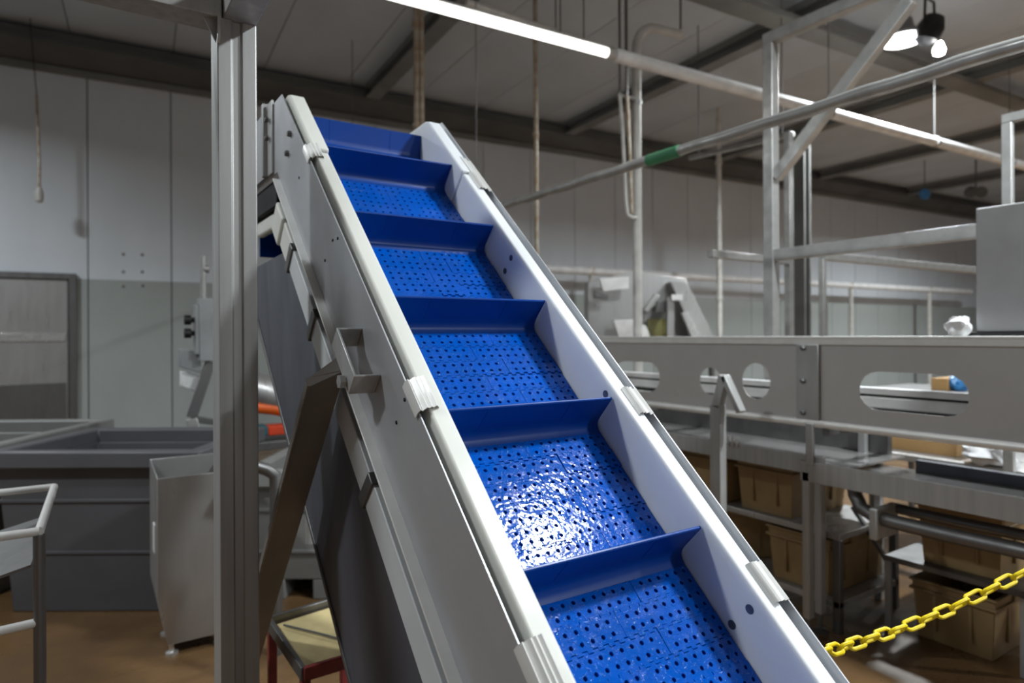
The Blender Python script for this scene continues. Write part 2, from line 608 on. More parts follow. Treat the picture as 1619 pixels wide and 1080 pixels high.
# spring clips over the rail edges
prof_l = [(0.552, 0.924), (0.552, 0.908), (0.556, 0.899), (0.561, 0.903), (0.565, 0.898), (0.569, 0.893), (0.574, 0.896), (0.578, 0.891), (0.583, 0.894), (0.588, 0.889), (0.593, 0.893), (0.595, 0.899)]


def clip(v0, ln, mirror=False):
    pr = [((UL + UR) - a + (max(0, 0.575 - a) * 0.55) if mirror else a, b) for a, b in prof_l]
    out = pr + [(a + (-0.0016 if mirror else 0.0016), b + 0.0018) for a, b in reversed(pr)]
    m = C_()
    k = len(pr)
    vs = [(a, v0, b) for a, b in out] + [(a, v0 + ln, b) for a, b in out]
    N2 = len(out)
    fs = [(i, (i + 1) % N2, N2 + (i + 1) % N2, N2 + i) for i in range(N2)]
    for i in range(k - 1):
        fs.append((i, i + 1, N2 - 2 - i, N2 - 1 - i))
        fs.append((N2 + i, N2 + i + 1, 2 * N2 - 2 - i, 2 * N2 - 1 - i))
    m.add(vs, fs)
    m.build('rail_clip', SATIN, cvr, smooth=True)


clip(0.765, 0.085); clip(0.205, 0.085); clip(1.755, 0.075)
clip(0.700, 0.085, True); clip(0.215, 0.085, True); clip(1.70, 0.20, True)

# belt: bed, modules with holes laid like bricks, flights
belt = thing('belt', None, None, cv(0.85, 0.9, HB))
belt.parent = cvr
belt.location = WL[belt] - WL[cvr]
C_().box((UL - 0.01, VLOW, HB + 0.03), (UR + 0.01, 2.0, HB + 0.04)).build('shade_bed', DARK, cvr)  # near-black bed plate, the shade below the belt holes put into its colour
PIT = 0.0525
HP = 0.0249


def crenel(x0, x1, y):
    p = []
    q = HP / 2
    i0 = int(math.floor(x0 / q + 1e-6))
    xx = x0
    i = i0
    while xx < x1 - 1e-6:
        nx = min((i + 1) * q, x1)
        yy = y + (0.003 if i % 2 else -0.003)
        p += [(xx, yy), (nx, yy)]
        xx = nx
        i += 1
    return p


W = UR - UL
protos = {}


def module(x0, x1, key):
    g = 0.0009
    bv = 0.0007
    lo = crenel(x0 + g, x1 - g, g)
    hi = crenel(x0 + g, x1 - g, PIT - g)
    out = lo + hi[::-1]
    holes = []
    for kx in range(1, 19):
        xx = kx * HP - 0.0045
        if x0 + 0.012 < xx < x1 - 0.012:
            for yy in (0.0155, 0.0385):
                holes.append(circ(xx, yy, 0.0048, 12))
    vs, fs = holed(out, holes, 0.009, bv)
    me = bpy.data.meshes.new('belt_module')
    me.from_pydata(vs, [], fs)
    me.materials.append(BLUE)
    return me


s3, s12, s9 = 3 * HP - 0.0045, 12 * HP - 0.0045, 9 * HP - 0.0045
ROWA = [module(0.002, s3, 'a'), module(s3, s12, 'b'), module(s12, W - 0.002, 'c')]
ROWB = [module(0.002, s9, 'd'), module(s9, W - 0.002, 'e')]


def place_row(k, org, rx):
    for me in (ROWA if k % 2 else ROWB):
        o = bpy.data.objects.new('belt_module', me)
        COL.objects.link(o)
        o.parent = belt
        o.location = Vector(org) - WL[belt]
        o.rotation_euler = (rx + random.uniform(-0.012, 0.012), random.uniform(-0.006, 0.006), 0)


VT0, RH = 2.03, 0.14
FL0, FSP = 0.406, 0.368           # first flight, flight spacing (7 modules each)
k0 = -15
for k in range(k0, 60):
    v_ = FL0 - 0.026 + k * (FSP / 7)
    if v_ < VLOW: continue
    if v_ <= VT0:
        place_row(k, cv(UL, v_, HB), TH)
    else:
        a = (v_ - VT0) / RH
        if a > 3.0: break
        place_row(k, cv(UL, VT0 + RH * math.sin(a), HB + RH * (1 - math.cos(a))), TH - a - PIT / RH / 2)
# flights
FH, FT = 0.097, 0.007
fp = []
for y, z in ((-0.030, 0.0), (-0.018, 0.0025), (-0.009, 0.008), (-0.0045, 0.018), (-FT / 2, 0.032), (-FT / 2, FH - 0.002), (-FT / 2 + 0.002, FH), (FT / 2 - 0.002, FH), (FT / 2, FH - 0.002), (FT / 2, 0.02), (0.009, 0.006), (0.02, 0.0)):
    fp.append((y, z))
m = MB()
m.prism(fp, 0, 0.004, W - 0.004)
for xr in (0.105, 0.33):
    m.box((xr, -FT / 2 - 0.0006, 0.02), (xr + 0.003, -FT / 2 + 0.001, FH - 0.004))
f0 = m.build('flight', BLUEF, belt, 0.0, origin=(0, 0, 0))
first = True
for k in range(-2, 5):
    org = cv(UL, FL0 + k * FSP, HB)
    if first:
        f0.location = org - WL[belt]
        f0.rotation_euler = (TH, 0, 0)
        first = False
    else:
        inst(f0, belt, org, (TH, 0, 0))
a = math.radians(36)
inst(f0, belt, cv(UL, VT0 + RH * math.sin(a), HB + RH * (1 - math.cos(a))), (TH - a, 0, 0))
inst(f0, belt, V(UL, 2.86, 2.03), (math.pi, 0, 0))
MB().box((UL, 2.40, 2.028), (UR, 2.90, 2.04)).build('return_run', BLUE, belt, 0.001)
MB().box((0.585, 2.47, 1.995), (UL - 0.003, 2.74, 2.055)).build('guide_block', HDPE, cvr, 0.01)
MB().box((0.57, 2.36, 2.06), (1.13, 2.90, 2.155)).build('head_shade_box', DARK, cvr, 0.004)  # near-black box added as the shade inside the open head
# return run and hanging return flights
C_().box((UL, -0.2, HB + 2 * RH), (UR, VT0, HB + 2 * RH + 0.009)).build('return_run', BLUE, belt, 0.001)
for v_ in (1.83, 1.46, 1.09, 0.72):
    inst(f0, belt, cv(UL, v_, HB + 2 * RH + 0.009), (TH + math.pi, 0, 0))
# head and tail shafts
for v_ in (VT0, -0.2):
    c = cv(0.56, v_, HB + RH)
    MB().tube([c, c + V(0.58, 0, 0)], 0.02, 16).build('shaft', STEELD, cvr)
    c = cv(UL + 0.04, v_, HB + RH)
    MB().tube([c, c + V(W - 0.08, 0, 0)], RH - 0.02, 24).build('sprocket_drum', DARK, cvr)

# U bracket on the left side plate, rod end and slanted support leg
br = MB(cv)
br.box((0.498, 0.955, 0.995), (0.557, 0.961, 1.052))
br.box((0.498, 1.110, 0.995), (0.557, 1.116, 1.052))
br.box((0.495, 0.955, 0.995), (0.501, 1.116, 1.052))
br.build('handle_bracket', STEELV, cvr, 0.002)


def leg_channel(u, name):
    p, q = V(u, 1.545, 1.515), V(u, 2.85, 0.0)
    d = (q - p).normalized()
    nx = V(1, 0, 0)
    bk = nx.cross(d).normalized()
    if bk.y < 0: bk = -bk
    prof = [(-0.046, 0.0), (0.046, 0.0), (0.046, 0.055), (0.041, 0.055), (0.041, 0.005), (-0.041, 0.005), (-0.041, -0.022), (-0.046, -0.022)]
    m = MB()
    vs = [p + nx * a_ + bk * b_ + d * (0.022 if a_ < 0 else 0.0) for a_, b_ in prof] + [q + nx * a_ + bk * b_ for a_, b_ in prof]
    N2 = len(prof)
    m.add(vs, [tuple(range(N2)), tuple(reversed(range(N2, 2 * N2)))] + [(i, (i + 1) % N2, N2 + (i + 1) % N2, N2 + i) for i in range(N2)])
    return m.build(name, RUST, cvr, 0.002)


leg_channel(0.487, 'support_leg')
leg_channel(1.235, 'support_leg')
p = PX(549, 603, 0.50)
MB().tube([p + V(-0.014, 0, 0), p + V(0.02, 0, 0)], 0.011, 12).build('pivot_pin', BRIGHT, cvr)
MB().lathe(p + V(-0.008, 0, 0), [(0.016, 0), (0.016, 0.012), (0.0, 0.013)], (-1, 0, 0), 6).build('pivot_nut', STEEL, cvr)
for u in (0.575, 1.122):
    for vv in (-0.3, 0.12):
        a_ = cv(u, vv, 1.20)
        MB().box((u - 0.02, a_.y - 0.02, 0.0), (u + 0.02, a_.y + 0.02, a_.z)).build('foot_post', STEELV, cvr, 0.003)

# ================================================================== STEEL GANTRY IN FRONT
PXa, PXb, PYf = 0.299, 0.397, 1.85
gan = thing('steel_gantry', 'square steel post with two beams welded on top, left of the conveyor', 'steel frame', (0.348, 1.9, 0))
ZT = 2.44


def grooved_post(x0, y0, name='post', z1=ZT):
    w_ = 0.098
    g0, g1, gd = 0.034, 0.062, 0.007
    pr = [(0, 0.002), (0.002, 0), (g0, 0), (g0 + 0.004, gd), (g1 - 0.004, gd), (g1, 0), (w_ - 0.002, 0), (w_, 0.002), (w_, 0.1), (0, 0.1)]
    MB().prism([(x0 + a, y0 + b) for a, b in pr], 2, 0.0, z1).build(name, STEELV, gan, 0.0012)


grooved_post(PXa, PYf)
grooved_post(PXa, -1.1)
grooved_post(-1.75, PYf)
MB().box((-1.75, PYf + 0.0, ZT), (PXa + 0.012, PYf + 0.1, ZT + 0.1)).build('cross_beam', STEELV, gan, 0.003)
MB().box((PXa + 0.014, -1.1, ZT), (PXb, PYf + 0.1, ZT + 0.1)).build('cross_beam', STEELV, gan, 0.003)
MB().prism([(PYf - 0.002, ZT), (PYf - 0.002, ZT - 0.07), (PYf - 0.012, ZT - 0.05), (PYf - 0.012, ZT)], 0, PXa - 0.001, PXa + 0.006).build('weld_gusset', STEEL, gan)
MB().prism([(PXa, ZT), (PXa - 0.03, ZT), (PXa, ZT - 0.06)], 1, PYf + 0.02, PYf + 0.026).build('weld_gusset', STEEL, gan)

# ================================================================== LEFT BACKGROUND
# pull cord with switch hanging from the ceiling near the back wall
p0 = PR(48, 40, YW - 0.5)
p1, p2, p3, p4 = PR(58, 150, YW - 0.5), PR(62, 258, YW - 0.5), PR(62, 296, YW - 0.5), PR(62, 318, YW - 0.5)
top = V(p0.x, p0.y, ZC - 0.02)
pc = thing('pull_cord', 'thin pull cord with small pale end switch hanging before the back wall', 'pull cord', top)
MB().tube([top, p0, p1], 0.006, 6).build('cord', BLACK, pc)
MB().tube([p1, p2, p3], 0.016, 8).build('sleeve', RUSTP, pc)
MB().lathe(p4, [(0.02, -0.02), (0.045, 0.0), (0.05, 0.1), (0.03, 0.17), (0.0, 0.18)], (0, 0, 1), 10).build('end_switch', PAINTW, pc)


def CAMV(lat, dep, z):          # point given by its distance to the side and ahead of the photographer
    return V(FW.x * dep + RT0.x * lat, FW.y * dep + RT0.y * lat, z)


def vat(label, lat, dep, sx, sy, hh, m, yaw=0.0, pockets=False, group='bulk vats on the left'):
    """open bulk vat, lat/dep = middle of its front bottom edge"""
    base = CAMV(lat, dep, 0)
    t = thing('bulk_vat', label, 'vat', base, group)
    ang = -YAW + yaw
    X_, Y_ = V(math.cos(ang), math.sin(ang), 0), V(-math.sin(ang), math.cos(ang), 0)

    def f(x, y, z): return base + X_ * x + Y_ * y + V(0, 0, z)
    hx = sx / 2
    th_ = 0.04
    b0 = 0.12 if pockets else 0.0
    mb = MB(f)
    ti = 0.05                              # taper
    def ring(o, z, tp): return [(-hx + o + tp, o + tp, z), (hx - o - tp, o + tp, z), (hx - o - tp, sy - o - tp, z), (-hx + o + tp, sy - o - tp, z)]
    vs = ring(0.05, b0, ti) + ring(0.05, hh - 0.09, 0) + ring(0.05 + th_, hh - 0.09, 0) + ring(0.05 + th_, b0 + 0.06, ti)
    fs = [(3, 2, 1, 0)]
    for L_ in range(3):
        for i in range(4):
            j = (i + 1) % 4
            fs.append((L_ * 4 + i, L_ * 4 + j, L_ * 4 + 4 + j, L_ * 4 + 4 + i))
    fs.append((12, 13, 14, 15))
    mb.add(vs, fs)
    mb.build('body', m, t, 0.008)
    rm = MB(f)
    vs = ring(0.0, hh - 0.10, 0) + ring(0.0, hh, 0) + ring(0.085, hh, 0) + ring(0.085, hh - 0.10, 0)
    fs = []
    for L_ in range(4):
        for i in range(4):
            j = (i + 1) % 4
            n_ = ((L_ + 1) % 4) * 4
            fs.append((L_ * 4 + i, L_ * 4 + j, n_ + j, n_ + i))
    rm.add(vs, fs)
    rm.build('rim', m, t, 0.012)
    for z, wd in ((hh * 0.68, 0.012), (hh * 0.36, 0.010)):
        rb = MB(f)
        k_ = 0.05 + ti * (1 - z / hh) - wd
        a_, b_ = -hx + k_, hx - k_
        rb.hexa([(a_, k_, z), (b_, k_, z), (b_, k_ + 0.03, z), (a_, k_ + 0.03, z)], [(a_, k_, z + 0.02), (b_, k_, z + 0.02), (b_, k_ + 0.03, z + 0.02), (a_, k_ + 0.03, z + 0.02)])
        rb.build('rib', m, t, 0.004)
    if pockets:
        for xa, xb in ((-hx + 0.1, -hx + 0.24), (-0.09, 0.09), (hx - 0.24, hx - 0.1)):
            MB(f).box((xa, 0.1, 0), (xb, sy - 0.1, b0)).build('runner', m, t, 0.006)
    return t


vat('dark grey plastic vat behind the steel chute', -2.40, 3.70, 1.24, 1.0, 0.95, VATM)
vat('lighter grey vat in front of the steel door', -3.78, 3.85, 1.34, 1.30, 0.955, VATL, math.radians(2), group='bulk vats on the left')
vat('pale vat with fork pockets behind the red tray stand', -1.13, 3.86, 1.0, 0.95, 0.80, VATL, 0.0, True)

# stainless chute
ch = thing('steel_chute', 'open topped stainless chute between dark vat and steel post', 'chute', (0.5, 3.9, 0))
cx0, cx1, cy0, cy1, cz = 0.30, 0.66, 3.60, 4.02, 0.91
o4 = [(cx0 + .05, cy0 + .06, 0.06), (cx1 - .05, cy0 + .06, 0.06), (cx1 - .05, cy1 - .04, 0.06), (cx0 + .05, cy1 - .04, 0.06)]
m4 = [(cx0, cy0, 0.32), (cx1, cy0, 0.32), (cx1, cy1, 0.32), (cx0, cy1, 0.32)]
t4 = [(cx0, cy0, cz), (cx1, cy0, cz - .0), (cx1, cy1, cz + 0.03), (cx0, cy1, cz + 0.03)]
e = 0.006
i4 = [(cx0 + e, cy0 + e, cz), (cx1 - e, cy0 + e, cz), (cx1 - e, cy1 - e, cz + 0.03), (cx0 + e, cy1 - e, cz + 0.03)]
j4 = [(cx0 + e, cy0 + e, 0.3), (cx1 - e, cy0 + e, 0.3), (cx1 - e, cy1 - e, 0.3), (cx0 + e, cy1 - e, 0.3)]
mb = MB()
fs = [(3, 2, 1, 0)]
for L_ in range(4):
    for i in range(4):
        j = (i + 1) % 4
        fs.append((L_ * 4 + i, L_ * 4 + j, L_ * 4 + 4 + j, L_ * 4 + 4 + i))
fs.append((16, 17, 18, 19))
mb.add(o4 + m4 + t4 + i4 + j4, fs)
mb.build('body', STEEL, ch, 0.004)
MB().box((cx0 - 0.006, cy0 + 0.10, 0.52), (cx0 - 0.001, cy0 + 0.17, 0.66)).build('label_plate', WHITEP, ch)
for xx in (cx0 + 0.07, cx1 - 0.07):
    for yy in (cy0 + 0.09, cy1 - 0.07):
        MB().lathe((xx, yy, 0), [(0.03, 0), (0.03, 0.015), (0.012, 0.02), (0.012, 0.07)], (0, 0, 1), 12).build('foot', BRIGHT, ch)

# tube trolley at the left edge
tr = thing('tube_trolley', 'bright steel tube trolley at the left edge of the picture', 'trolley', (-0.5, 2.5, 0))
tz = 1.075
A_, B_ = V(-0.085, 2.80, tz), V(-0.10, 2.18, tz)
A2, B2 = V(-0.95, 2.80, tz), V(-0.95, 2.18, tz)
MB().tube([A2, A_], 0.012).build('top_rail', SATIN, tr)
MB().tube([A_, B_], 0.012).build('top_rail', SATIN, tr)
MB().tube([B_, B2], 0.012).build('top_rail', SATIN, tr)
for p in (V(-0.5, 2.80, tz), B_, A2, B2):
    MB().tube([p + V(0, 0, -0.01), V(p.x, p.y, 0.0)], 0.0145).build('leg', STEELD, tr)
MB().hexa([B2 + V(0.02, 0.02, -0.30), B_ + V(-0.02, 0.02, -0.10), A_ + V(-0.02, -0.02, -0.10), A2 + V(0.02, -0.02, -0.30)],
          [B2 + V(0.02, 0.02, -0.292), B_ + V(-0.02, 0.02, -0.092), A_ + V(-0.02, -0.02, -0.092), A2 + V(0.02, -0.02, -0.292)]).build('tray', STEELD, tr)
c = V(-0.10, 2.18, 0.83)
MB().tube([c + V(0, 0, 0)] + [c + V(-0.10 * k, -0.012 * k * (k - 1) * 0.6, -0.004 * k) for k in range(1, 9)], 0.012).build('lower_rail', SATIN, tr)

# control station on a folded arm, behind the steel post
cs = thing('control_station', 'grey control box with black knobs half hidden behind the steel post', 'control box', PY(335, 600, 5.50) * 1)
q = lambda x, y, Y=5.50: PY(x, y, Y)
c0 = q(325, 520)
MB().box((c0.x - 0.05, 5.45, q(325, 571).z), (c0.x + 0.12, 5.60, q(325, 472).z)).build('box', GREYB, cs, 0.006)
MB().box((c0.x - 0.075, 5.46, q(325, 560).z), (c0.x - 0.05, 5.59, q(325, 482).z)).build('face_plate', GREYB, cs, 0.003)
for yy in (506, 527):
    k_ = q(305, yy)
    MB().lathe((c0.x - 0.075, 5.52, k_.z), [(0.02, 0), (0.02, 0.02), (0.038, 0.025), (0.038, 0.07), (0.0, 0.072)], (-1, 0, 0), 14).build('knob', BLACK, cs)
a_ = q(322, 472); b_ = q(322, 405)
MB().tube([V(a_.x, 5.52, a_.z), V(a_.x, 5.52, b_.z)], 0.022).build('conduit', GALV, cs)
MB().tube([V(a_.x, 5.52, q(322, 425).z), V(a_.x + 0.04, 5.52, q(322, 425).z)], 0.03).build('conduit_clip', STEEL, cs)
MB().bar(q(333, 572), q(303, 660), 0.07, 0.05, (0, 1, 0)).build('arm', STEELD, cs, 0.004)
MB().bar(q(303, 662), q(318, 735), 0.075, 0.05, (0, 1, 0)).build('arm', GALV, cs, 0.004)
MB().bar(q(318, 735), V(q(318, 735).x, 5.50, 0), 0.075, 0.05, (0, 1, 0)).build('arm', GALV, cs, 0.004)
MB().bar(q(303, 662), q(345, 668), 0.05, 0.04, (0, 1, 0)).build('arm', STEELD, cs, 0.004)
d1 = q(287, 552); d2 = q(318, 590)
MB().hexa([(d1.x, 5.56, d2.z + .05), (d2.x, 5.52, d2.z), (d2.x, 5.70, d2.z), (d1.x, 5.74, d2.z + .05)], [(d1.x, 5.56, d1.z), (d2.x, 5.52, d1.z - .02), (d2.x, 5.70, d1.z - .02), (d1.x, 5.74, d1.z)]).build('side_box', GREYB, cs, 0.006)
d1 = q(290, 588); d2 = q(318, 622)
MB().hexa([(d1.x, 5.62, d2.z + .05), (d2.x, 5.58, d2.z), (d2.x, 5.70, d2.z), (d1.x, 5.74, d2.z + .05)], [(d1.x, 5.62, d1.z), (d2.x, 5.58, d1.z - .04), (d2.x, 5.70, d1.z - .04), (d1.x, 5.74, d1.z)]).build('side_box', WHITEP, cs, 0.006)

# drum with coloured straps seen between post and strut
dm = thing('strapped_drum', 'steel drum machine with orange and red straps seen behind the slanted leg', 'machine', (1.0, 5.90, 0))
g = lambda x, y, Y=5.70: PY(x, y, Y)
c0, c1 = g(395, 610), g(475, 640)
MB().tube([V(c0.x - .1, 5.90, c0.z), V(c1.x + .05, 5.90, c1.z)], 0.16, 24).build('drum', STEEL, dm)
z0 = g(430, 648).z
MB().tube([V(c0.x - .1, 5.80, z0 + 0.05), V(c1.x + .05, 5.80, z0 - 0.05)], 0.05, 12).build('strap', ORANGE, dm)
z1 = g(430, 683).z
MB().box((g(425, 683).x, 5.72, z1 - 0.035), (c1.x + .05, 5.90, z1 + 0.045)).build('strap', REDS, dm, 0.01)
MB().box((c0.x - .1, 5.72, z1 - 0.035), (g(425, 683).x, 5.90, z1 + 0.05)).build('strap', TEAL, dm, 0.01)
z2 = g(430, 702).z
MB().box((c0.x - .15, 5.70, z2 - 0.05), (c1.x + .10, 6.10, z2 + 0.02)).build('shelf', STEELD, dm, 0.005)
for xx in (c0.x - .12, c1.x + .06):
    MB().box((xx, 5.75, 0), (xx + 0.05, 5.80, z2 - 0.05)).build('leg', STEELD, dm, 0.003)
    MB().box((xx, 6.00, 0), (xx + 0.05, 6.05, z2 - 0.05)).build('leg', STEELD, dm, 0.003)
    MB().box((xx, 5.86, z2 + 0.02), (xx + 0.05, 5.94, c0.z)).build('cradle', STEELD, dm, 0.003)

# polished elbow pipe and small cylinder between post and strut
el = thing('elbow_pipe', 'short bent polished pipe beside the steel post', 'pipe', (0.75, 3.6, 0))
a_, b_, c_ = PY(395, 735, 3.4), PY(420, 742, 3.4), PY(436, 775, 3.4)
MB().tube([a_, b_, (b_ + c_) / 2 + V(0.02, 0, 0.02), c_, V(c_.x, c_.y, 0)], 0.03, 12).build('pipe', STEELD, el)
a_ = PY(492, 795, 3.0); b_ = PY(492, 858, 3.0)
MB().tube([V(b_.x, 3.0, b_.z), V(a_.x, 3.0, a_.z + 0.25)], 0.026, 16).build('air_cylinder', STEELV, cvr)
MB().tube([V(b_.x, 3.0, a_.z + 0.25), V(b_.x, 2.62, 2.2)], 0.012, 12).build('cylinder_rod', STEEL, cvr)

# red framed tray stand
ts = thing('tray_stand', 'red framed stand holding a cream lined tray under the conveyor', 'tray stand', (0.9, 2.4, 0))
zt = 0.52
w0, w1, w2_, w3 = PZ(425, 985, zt), PZ(480, 1066, zt), PZ(600, 1030, zt), PZ(545, 948, zt)
cnr = [w0, w1, w2_, w3]
ctr = (w0 + w1 + w2_ + w3) / 4
for i in range(4):
    a_, b_ = cnr[i], cnr[(i + 1) % 4]
    MB().bar(a_, b_, 0.018, 0.045, (0, 0, 1)).build('frame_rail', RED if i == 1 else STEELD, ts, 0.003)
for a_ in cnr:
    b_ = a_ + (ctr - a_) * 0.06
    MB().bar(V(b_.x, b_.y, 0), V(b_.x, b_.y, zt - 0.02), 0.03, 0.03, (1, 0, 0)).build('leg', RED, ts, 0.003)
inn = [a_ + (ctr - a_) * 0.1 for a_ in cnr]
MB().hexa([a_ + V(0, 0, -0.012) for a_ in inn], [a_ + V(0, 0, -0.004) for a_ in inn]).build('liner', CREAM, ts)
a_, b_ = inn[0] + (ctr - inn[0]) * 0.2, inn[2] + (ctr - inn[2]) * 0.2
MB().tube([a_ + V(0, 0, 0.004), (a_ + b_) / 2 + V(0, 0, 0.006), b_ + V(0, 0, 0.004)], 0.004, 8).build('wire', STEELD, ts)

# ================================================================== RIGHT HAND FLUME MACHINE
XM = 3.2
fm = thing('flume_machine', 'long stainless flume with oval cut outs above wet drip trays', 'machine', (XM + 0.4, 2.0, 0))
zx = lambda x, y, X=XM: PX(x, y, X)
ztop = 1.572
zbot = zx(1270, 662).z
ysm = zx(1264, 600).y
yl, yr = 4.9, -0.6


def holed_panel(y0, y1, holes, name):
    vs, fs = holed([(y0, zbot), (y1, zbot), (y1, ztop), (y0, ztop)], holes, 0.005)
    m = MB(lambda a, b, c: (XM - c, a, b))
    m.add(vs, fs)
    m.build(name, FLUME, fm, smooth=False)


def hole_px(x0, y0, x1, y1):
    a_, b_ = zx(x0, (y0 + y1) / 2), zx(x1, (y0 + y1) / 2)
    xm = (x0 + x1) / 2
    return stadium(min(a_.y, b_.y), max(a_.y, b_.y), zx(xm, y1).z, zx(xm, y0).z)


holed_panel(yr, ysm - 0.002, [hole_px(1358, 590, 1533, 654)], 'side_panel')
holed_panel(ysm + 0.002, yl, [hole_px(1173, 574, 1218, 631), hole_px(1106, 581, 1141, 624), hole_px(972, 572, 1043, 618)], 'side_panel')
MB().box((XM - 0.012, yr, ztop), (XM + 0.07, yl, ztop + 0.014)).build('top_flange', SATIN, fm, 0.003)
MB().box((XM - 0.012, yr, ztop - 0.03), (XM - 0.002, yl, ztop)).build('flange_lip', SATIN, fm, 0.002)
b0, b1 = zx(1262, 600).y, zx(1297, 600).y
MB().box((XM - 0.02, b1, zbot - 0.005), (XM - 0.006, b0, ztop - 0.03)).build('joint_plate', STEEL, fm, 0.003)
for yy in (550, 602, 652):
    c = zx(1270, yy, XM - 0.02)
    MB().lathe(c, [(0.014, 0), (0.014, 0.01), (0.009, 0.02), (0.0, 0.021)], (-1, 0, 0), 8).build('bolt', STEELD, fm)
zp = zx(1270, 667).z
MB().tube([V(XM - 0.01, yr, zp), V(XM - 0.01, yl, zp)], 0.02, 14).build('lower_rail', SATIN, fm)
# inner conveyor bed seen through the cut outs
zq = lambda y, X=3.55: PX(1445, y, X).z
zi = zq(640)
MB().box((3.55, yr, zq(628)), (3.60, yl, zq(617))).build('inner_rail', WHITEP, fm, 0.004)
MB().box((3.55, yr, zq(650)), (3.60, yl, zq(632))).build('inner_rail', WHITEP, fm, 0.006)
MB().box((3.575, yr, zq(632)), (3.60, yl, zq(628))).build('inner_gap_strip', BLACK, fm)
MB().box((3.56, yr, zq(658)), (3.59, yl, zq(650))).build('inner_gap_strip', BLACK, fm)
MB().box((3.30, yr, zi - 0.12), (3.50, yl, zi - 0.11)).build('inner_ledge', STEEL, fm)
# cross ties that carry the inner bed
for yy in (4.6, 3.2, 1.9, 0.2, -0.5):
    MB().box((XM + 0.005, yy, zi - 0.16), (4.02, yy + 0.04, zi - 0.12)).build('cross_tie', STEELD, fm, 0.003)
# drip trays
zl0, zl1 = zx(1262, 748).z, zx(1262, 716).z
XT = 3.22
ytr = zx(1405, 735, 3.6).y
MB().box((XM - 0.02, ysm - 0.15, zl0 + 0.01), (XM - 0.008, yl, zl1)).build('tray_lip', STEELV, fm, 0.003)
MB().box((XM - 0.008, ysm - 0.15, zl0 + 0.02), (4.0, yl, zl0 + 0.03)).build('drip_tray', WATER, fm)
MB().box((3.95, ysm - 0.08, zl0 + 0.03), (4.0, yl, PX(1300, 672, 3.95).z)).build('tray_back', STEELD, fm, 0.003)
MB().box((XM - 0.03, yr, zl0 - 0.03), (XM - 0.018, ysm - 0.02, zl1 - 0.03)).build('tray_lip', STEELV, fm, 0.003)
MB().box((XM - 0.018, yr, zl0 - 0.02), (3.85, ysm - 0.02, zl0 - 0.01)).build('drip_tray', WATER, fm)
MB().box((3.80, yr, zl0 - 0.01), (3.85, ysm - 0.3, PX(1450, 728, 3.8).z)).build('tray_back', PAN, fm, 0.003)
# hanger brackets between rail and tray
for px in (1286, 1008):
    yb = zx(px, 700).y
    MB().box((XM - 0.04, yb - 0.02, zl1 - 0.05), (XM - 0.02, yb + 0.02, zp)).build('hanger', STEEL, fm, 0.003)
yb = zx(1163, 690).y
for k in range(3):
    MB().tube([V(XM - 0.03, yb + 0.03 * k - 0.03, zl1 - 0.02), V(XM - 0.03, yb + 0.03 * k - 0.03, zl1 + 0.04)], 0.006, 8).build('bolt', BRIGHT, fm)
# legs with levelling feet
for px, xx in ((1277, XM - 0.01), (1296, XM + 0.10), (1010, XM)):
    yb = zx(px, 800, xx).y
    MB().box((xx - 0.02, yb - 0.02, 0.10), (xx + 0.025, yb + 0.02, zl0 + 0.02)).build('leg', STEELV, fm, 0.003)
    MB().lathe((xx, yb, 0), [(0.04, 0), (0.04, 0.012), (0.012, 0.02), (0.012, 0.11)], (0, 0, 1), 12).build('foot', STEELD, fm)
for xx in (4.0,):
    for yy in (ysm, 4.4, 0.2, -0.5):
        MB().box((xx - 0.02, yy - 0.02, 0.0), (xx + 0.02, yy + 0.02, zl0 + 0.02)).build('leg', STEELV, fm, 0.003)
MB().box((XM - 0.02, -0.5, 0.0), (XM + 0.02, -0.46, zl0 - 0.03)).build('leg', STEELV, fm, 0.003)
# uprights that carry the flume over the trays
for yy in (ysm + 0.05, 4.4, 0.2, -0.5):
    MB().box((3.56, yy + 0.06, zi - 0.12), (3.59, yy + 0.09, zq(658))).build('upright', STEELV, fm, 0.003)
    MB().box((3.9, yy - 0.02, zl0), (3.94, yy + 0.02, zi - 0.12)).build('upright', STEELV, fm, 0.003)

# drain pipe
dp = thing('drain_pipe', 'bent drain pipe running below the right hand drip tray', 'pipe', (XM, 1.4, 0))
pts = [zx(1350, 765, 3.28), zx(1352, 782, 3.27), zx(1362, 803, 3.25), zx(1385, 818, 3.22), zx(1420, 827, 3.2), zx(1500, 846, 3.2), zx(1619, 872, 3.2), zx(1800, 915, 3.2)]
pts[0].z = zl0 - 0.02
MB().tube(pts, 0.034, 14).build('pipe', STEELD, dp)
MB().tube([p_ + V(0.14, 0, 0.03) for p_ in pts[3:]], 0.026, 12).build('branch_pipe', STEELD, dp)
c = zx(1388, 822, 3.2)
MB().box((c.x - 0.05, c.y - 0.018, c.z - 0.09), (c.x + 0.16, c.y + 0.018, c.z + 0.06)).build('clamp', STEELV, dp, 0.006)
b_ = pts[-1]
MB().box((b_.x - 0.03, b_.y - 0.03, 0), (b_.x + 0.03, b_.y + 0.03, b_.z)).build('stand', STEELD, dp, 0.003)

# low racks with tan totes below the machine
rk = thing('shelf_rack', 'low steel rack carrying tan totes below the flume', 'rack', (3.55, 2.6, 0))
za, zb_ = zx(1277, 832, 3.35).z, 0.17
RX0, RX1, RY0, RY1 = 3.345, 3.965, 1.93, 3.75
MB().box((RX0, RY0, za - 0.035), (RX1, RY1, za)).build('shelf', STEEL, rk, 0.004)
MB().box((RX0, RY0, zb_ - 0.035), (RX1, RY1, zb_)).build('shelf', STEEL, rk, 0.004)
for xx in (RX0, RX1 - 0.04):
    for yy in (RY0, RY1 - 0.04):
        MB().box((xx, yy, 0), (xx + 0.04, yy + 0.04, za - 0.035)).build('leg', STEELD, rk, 0.003)


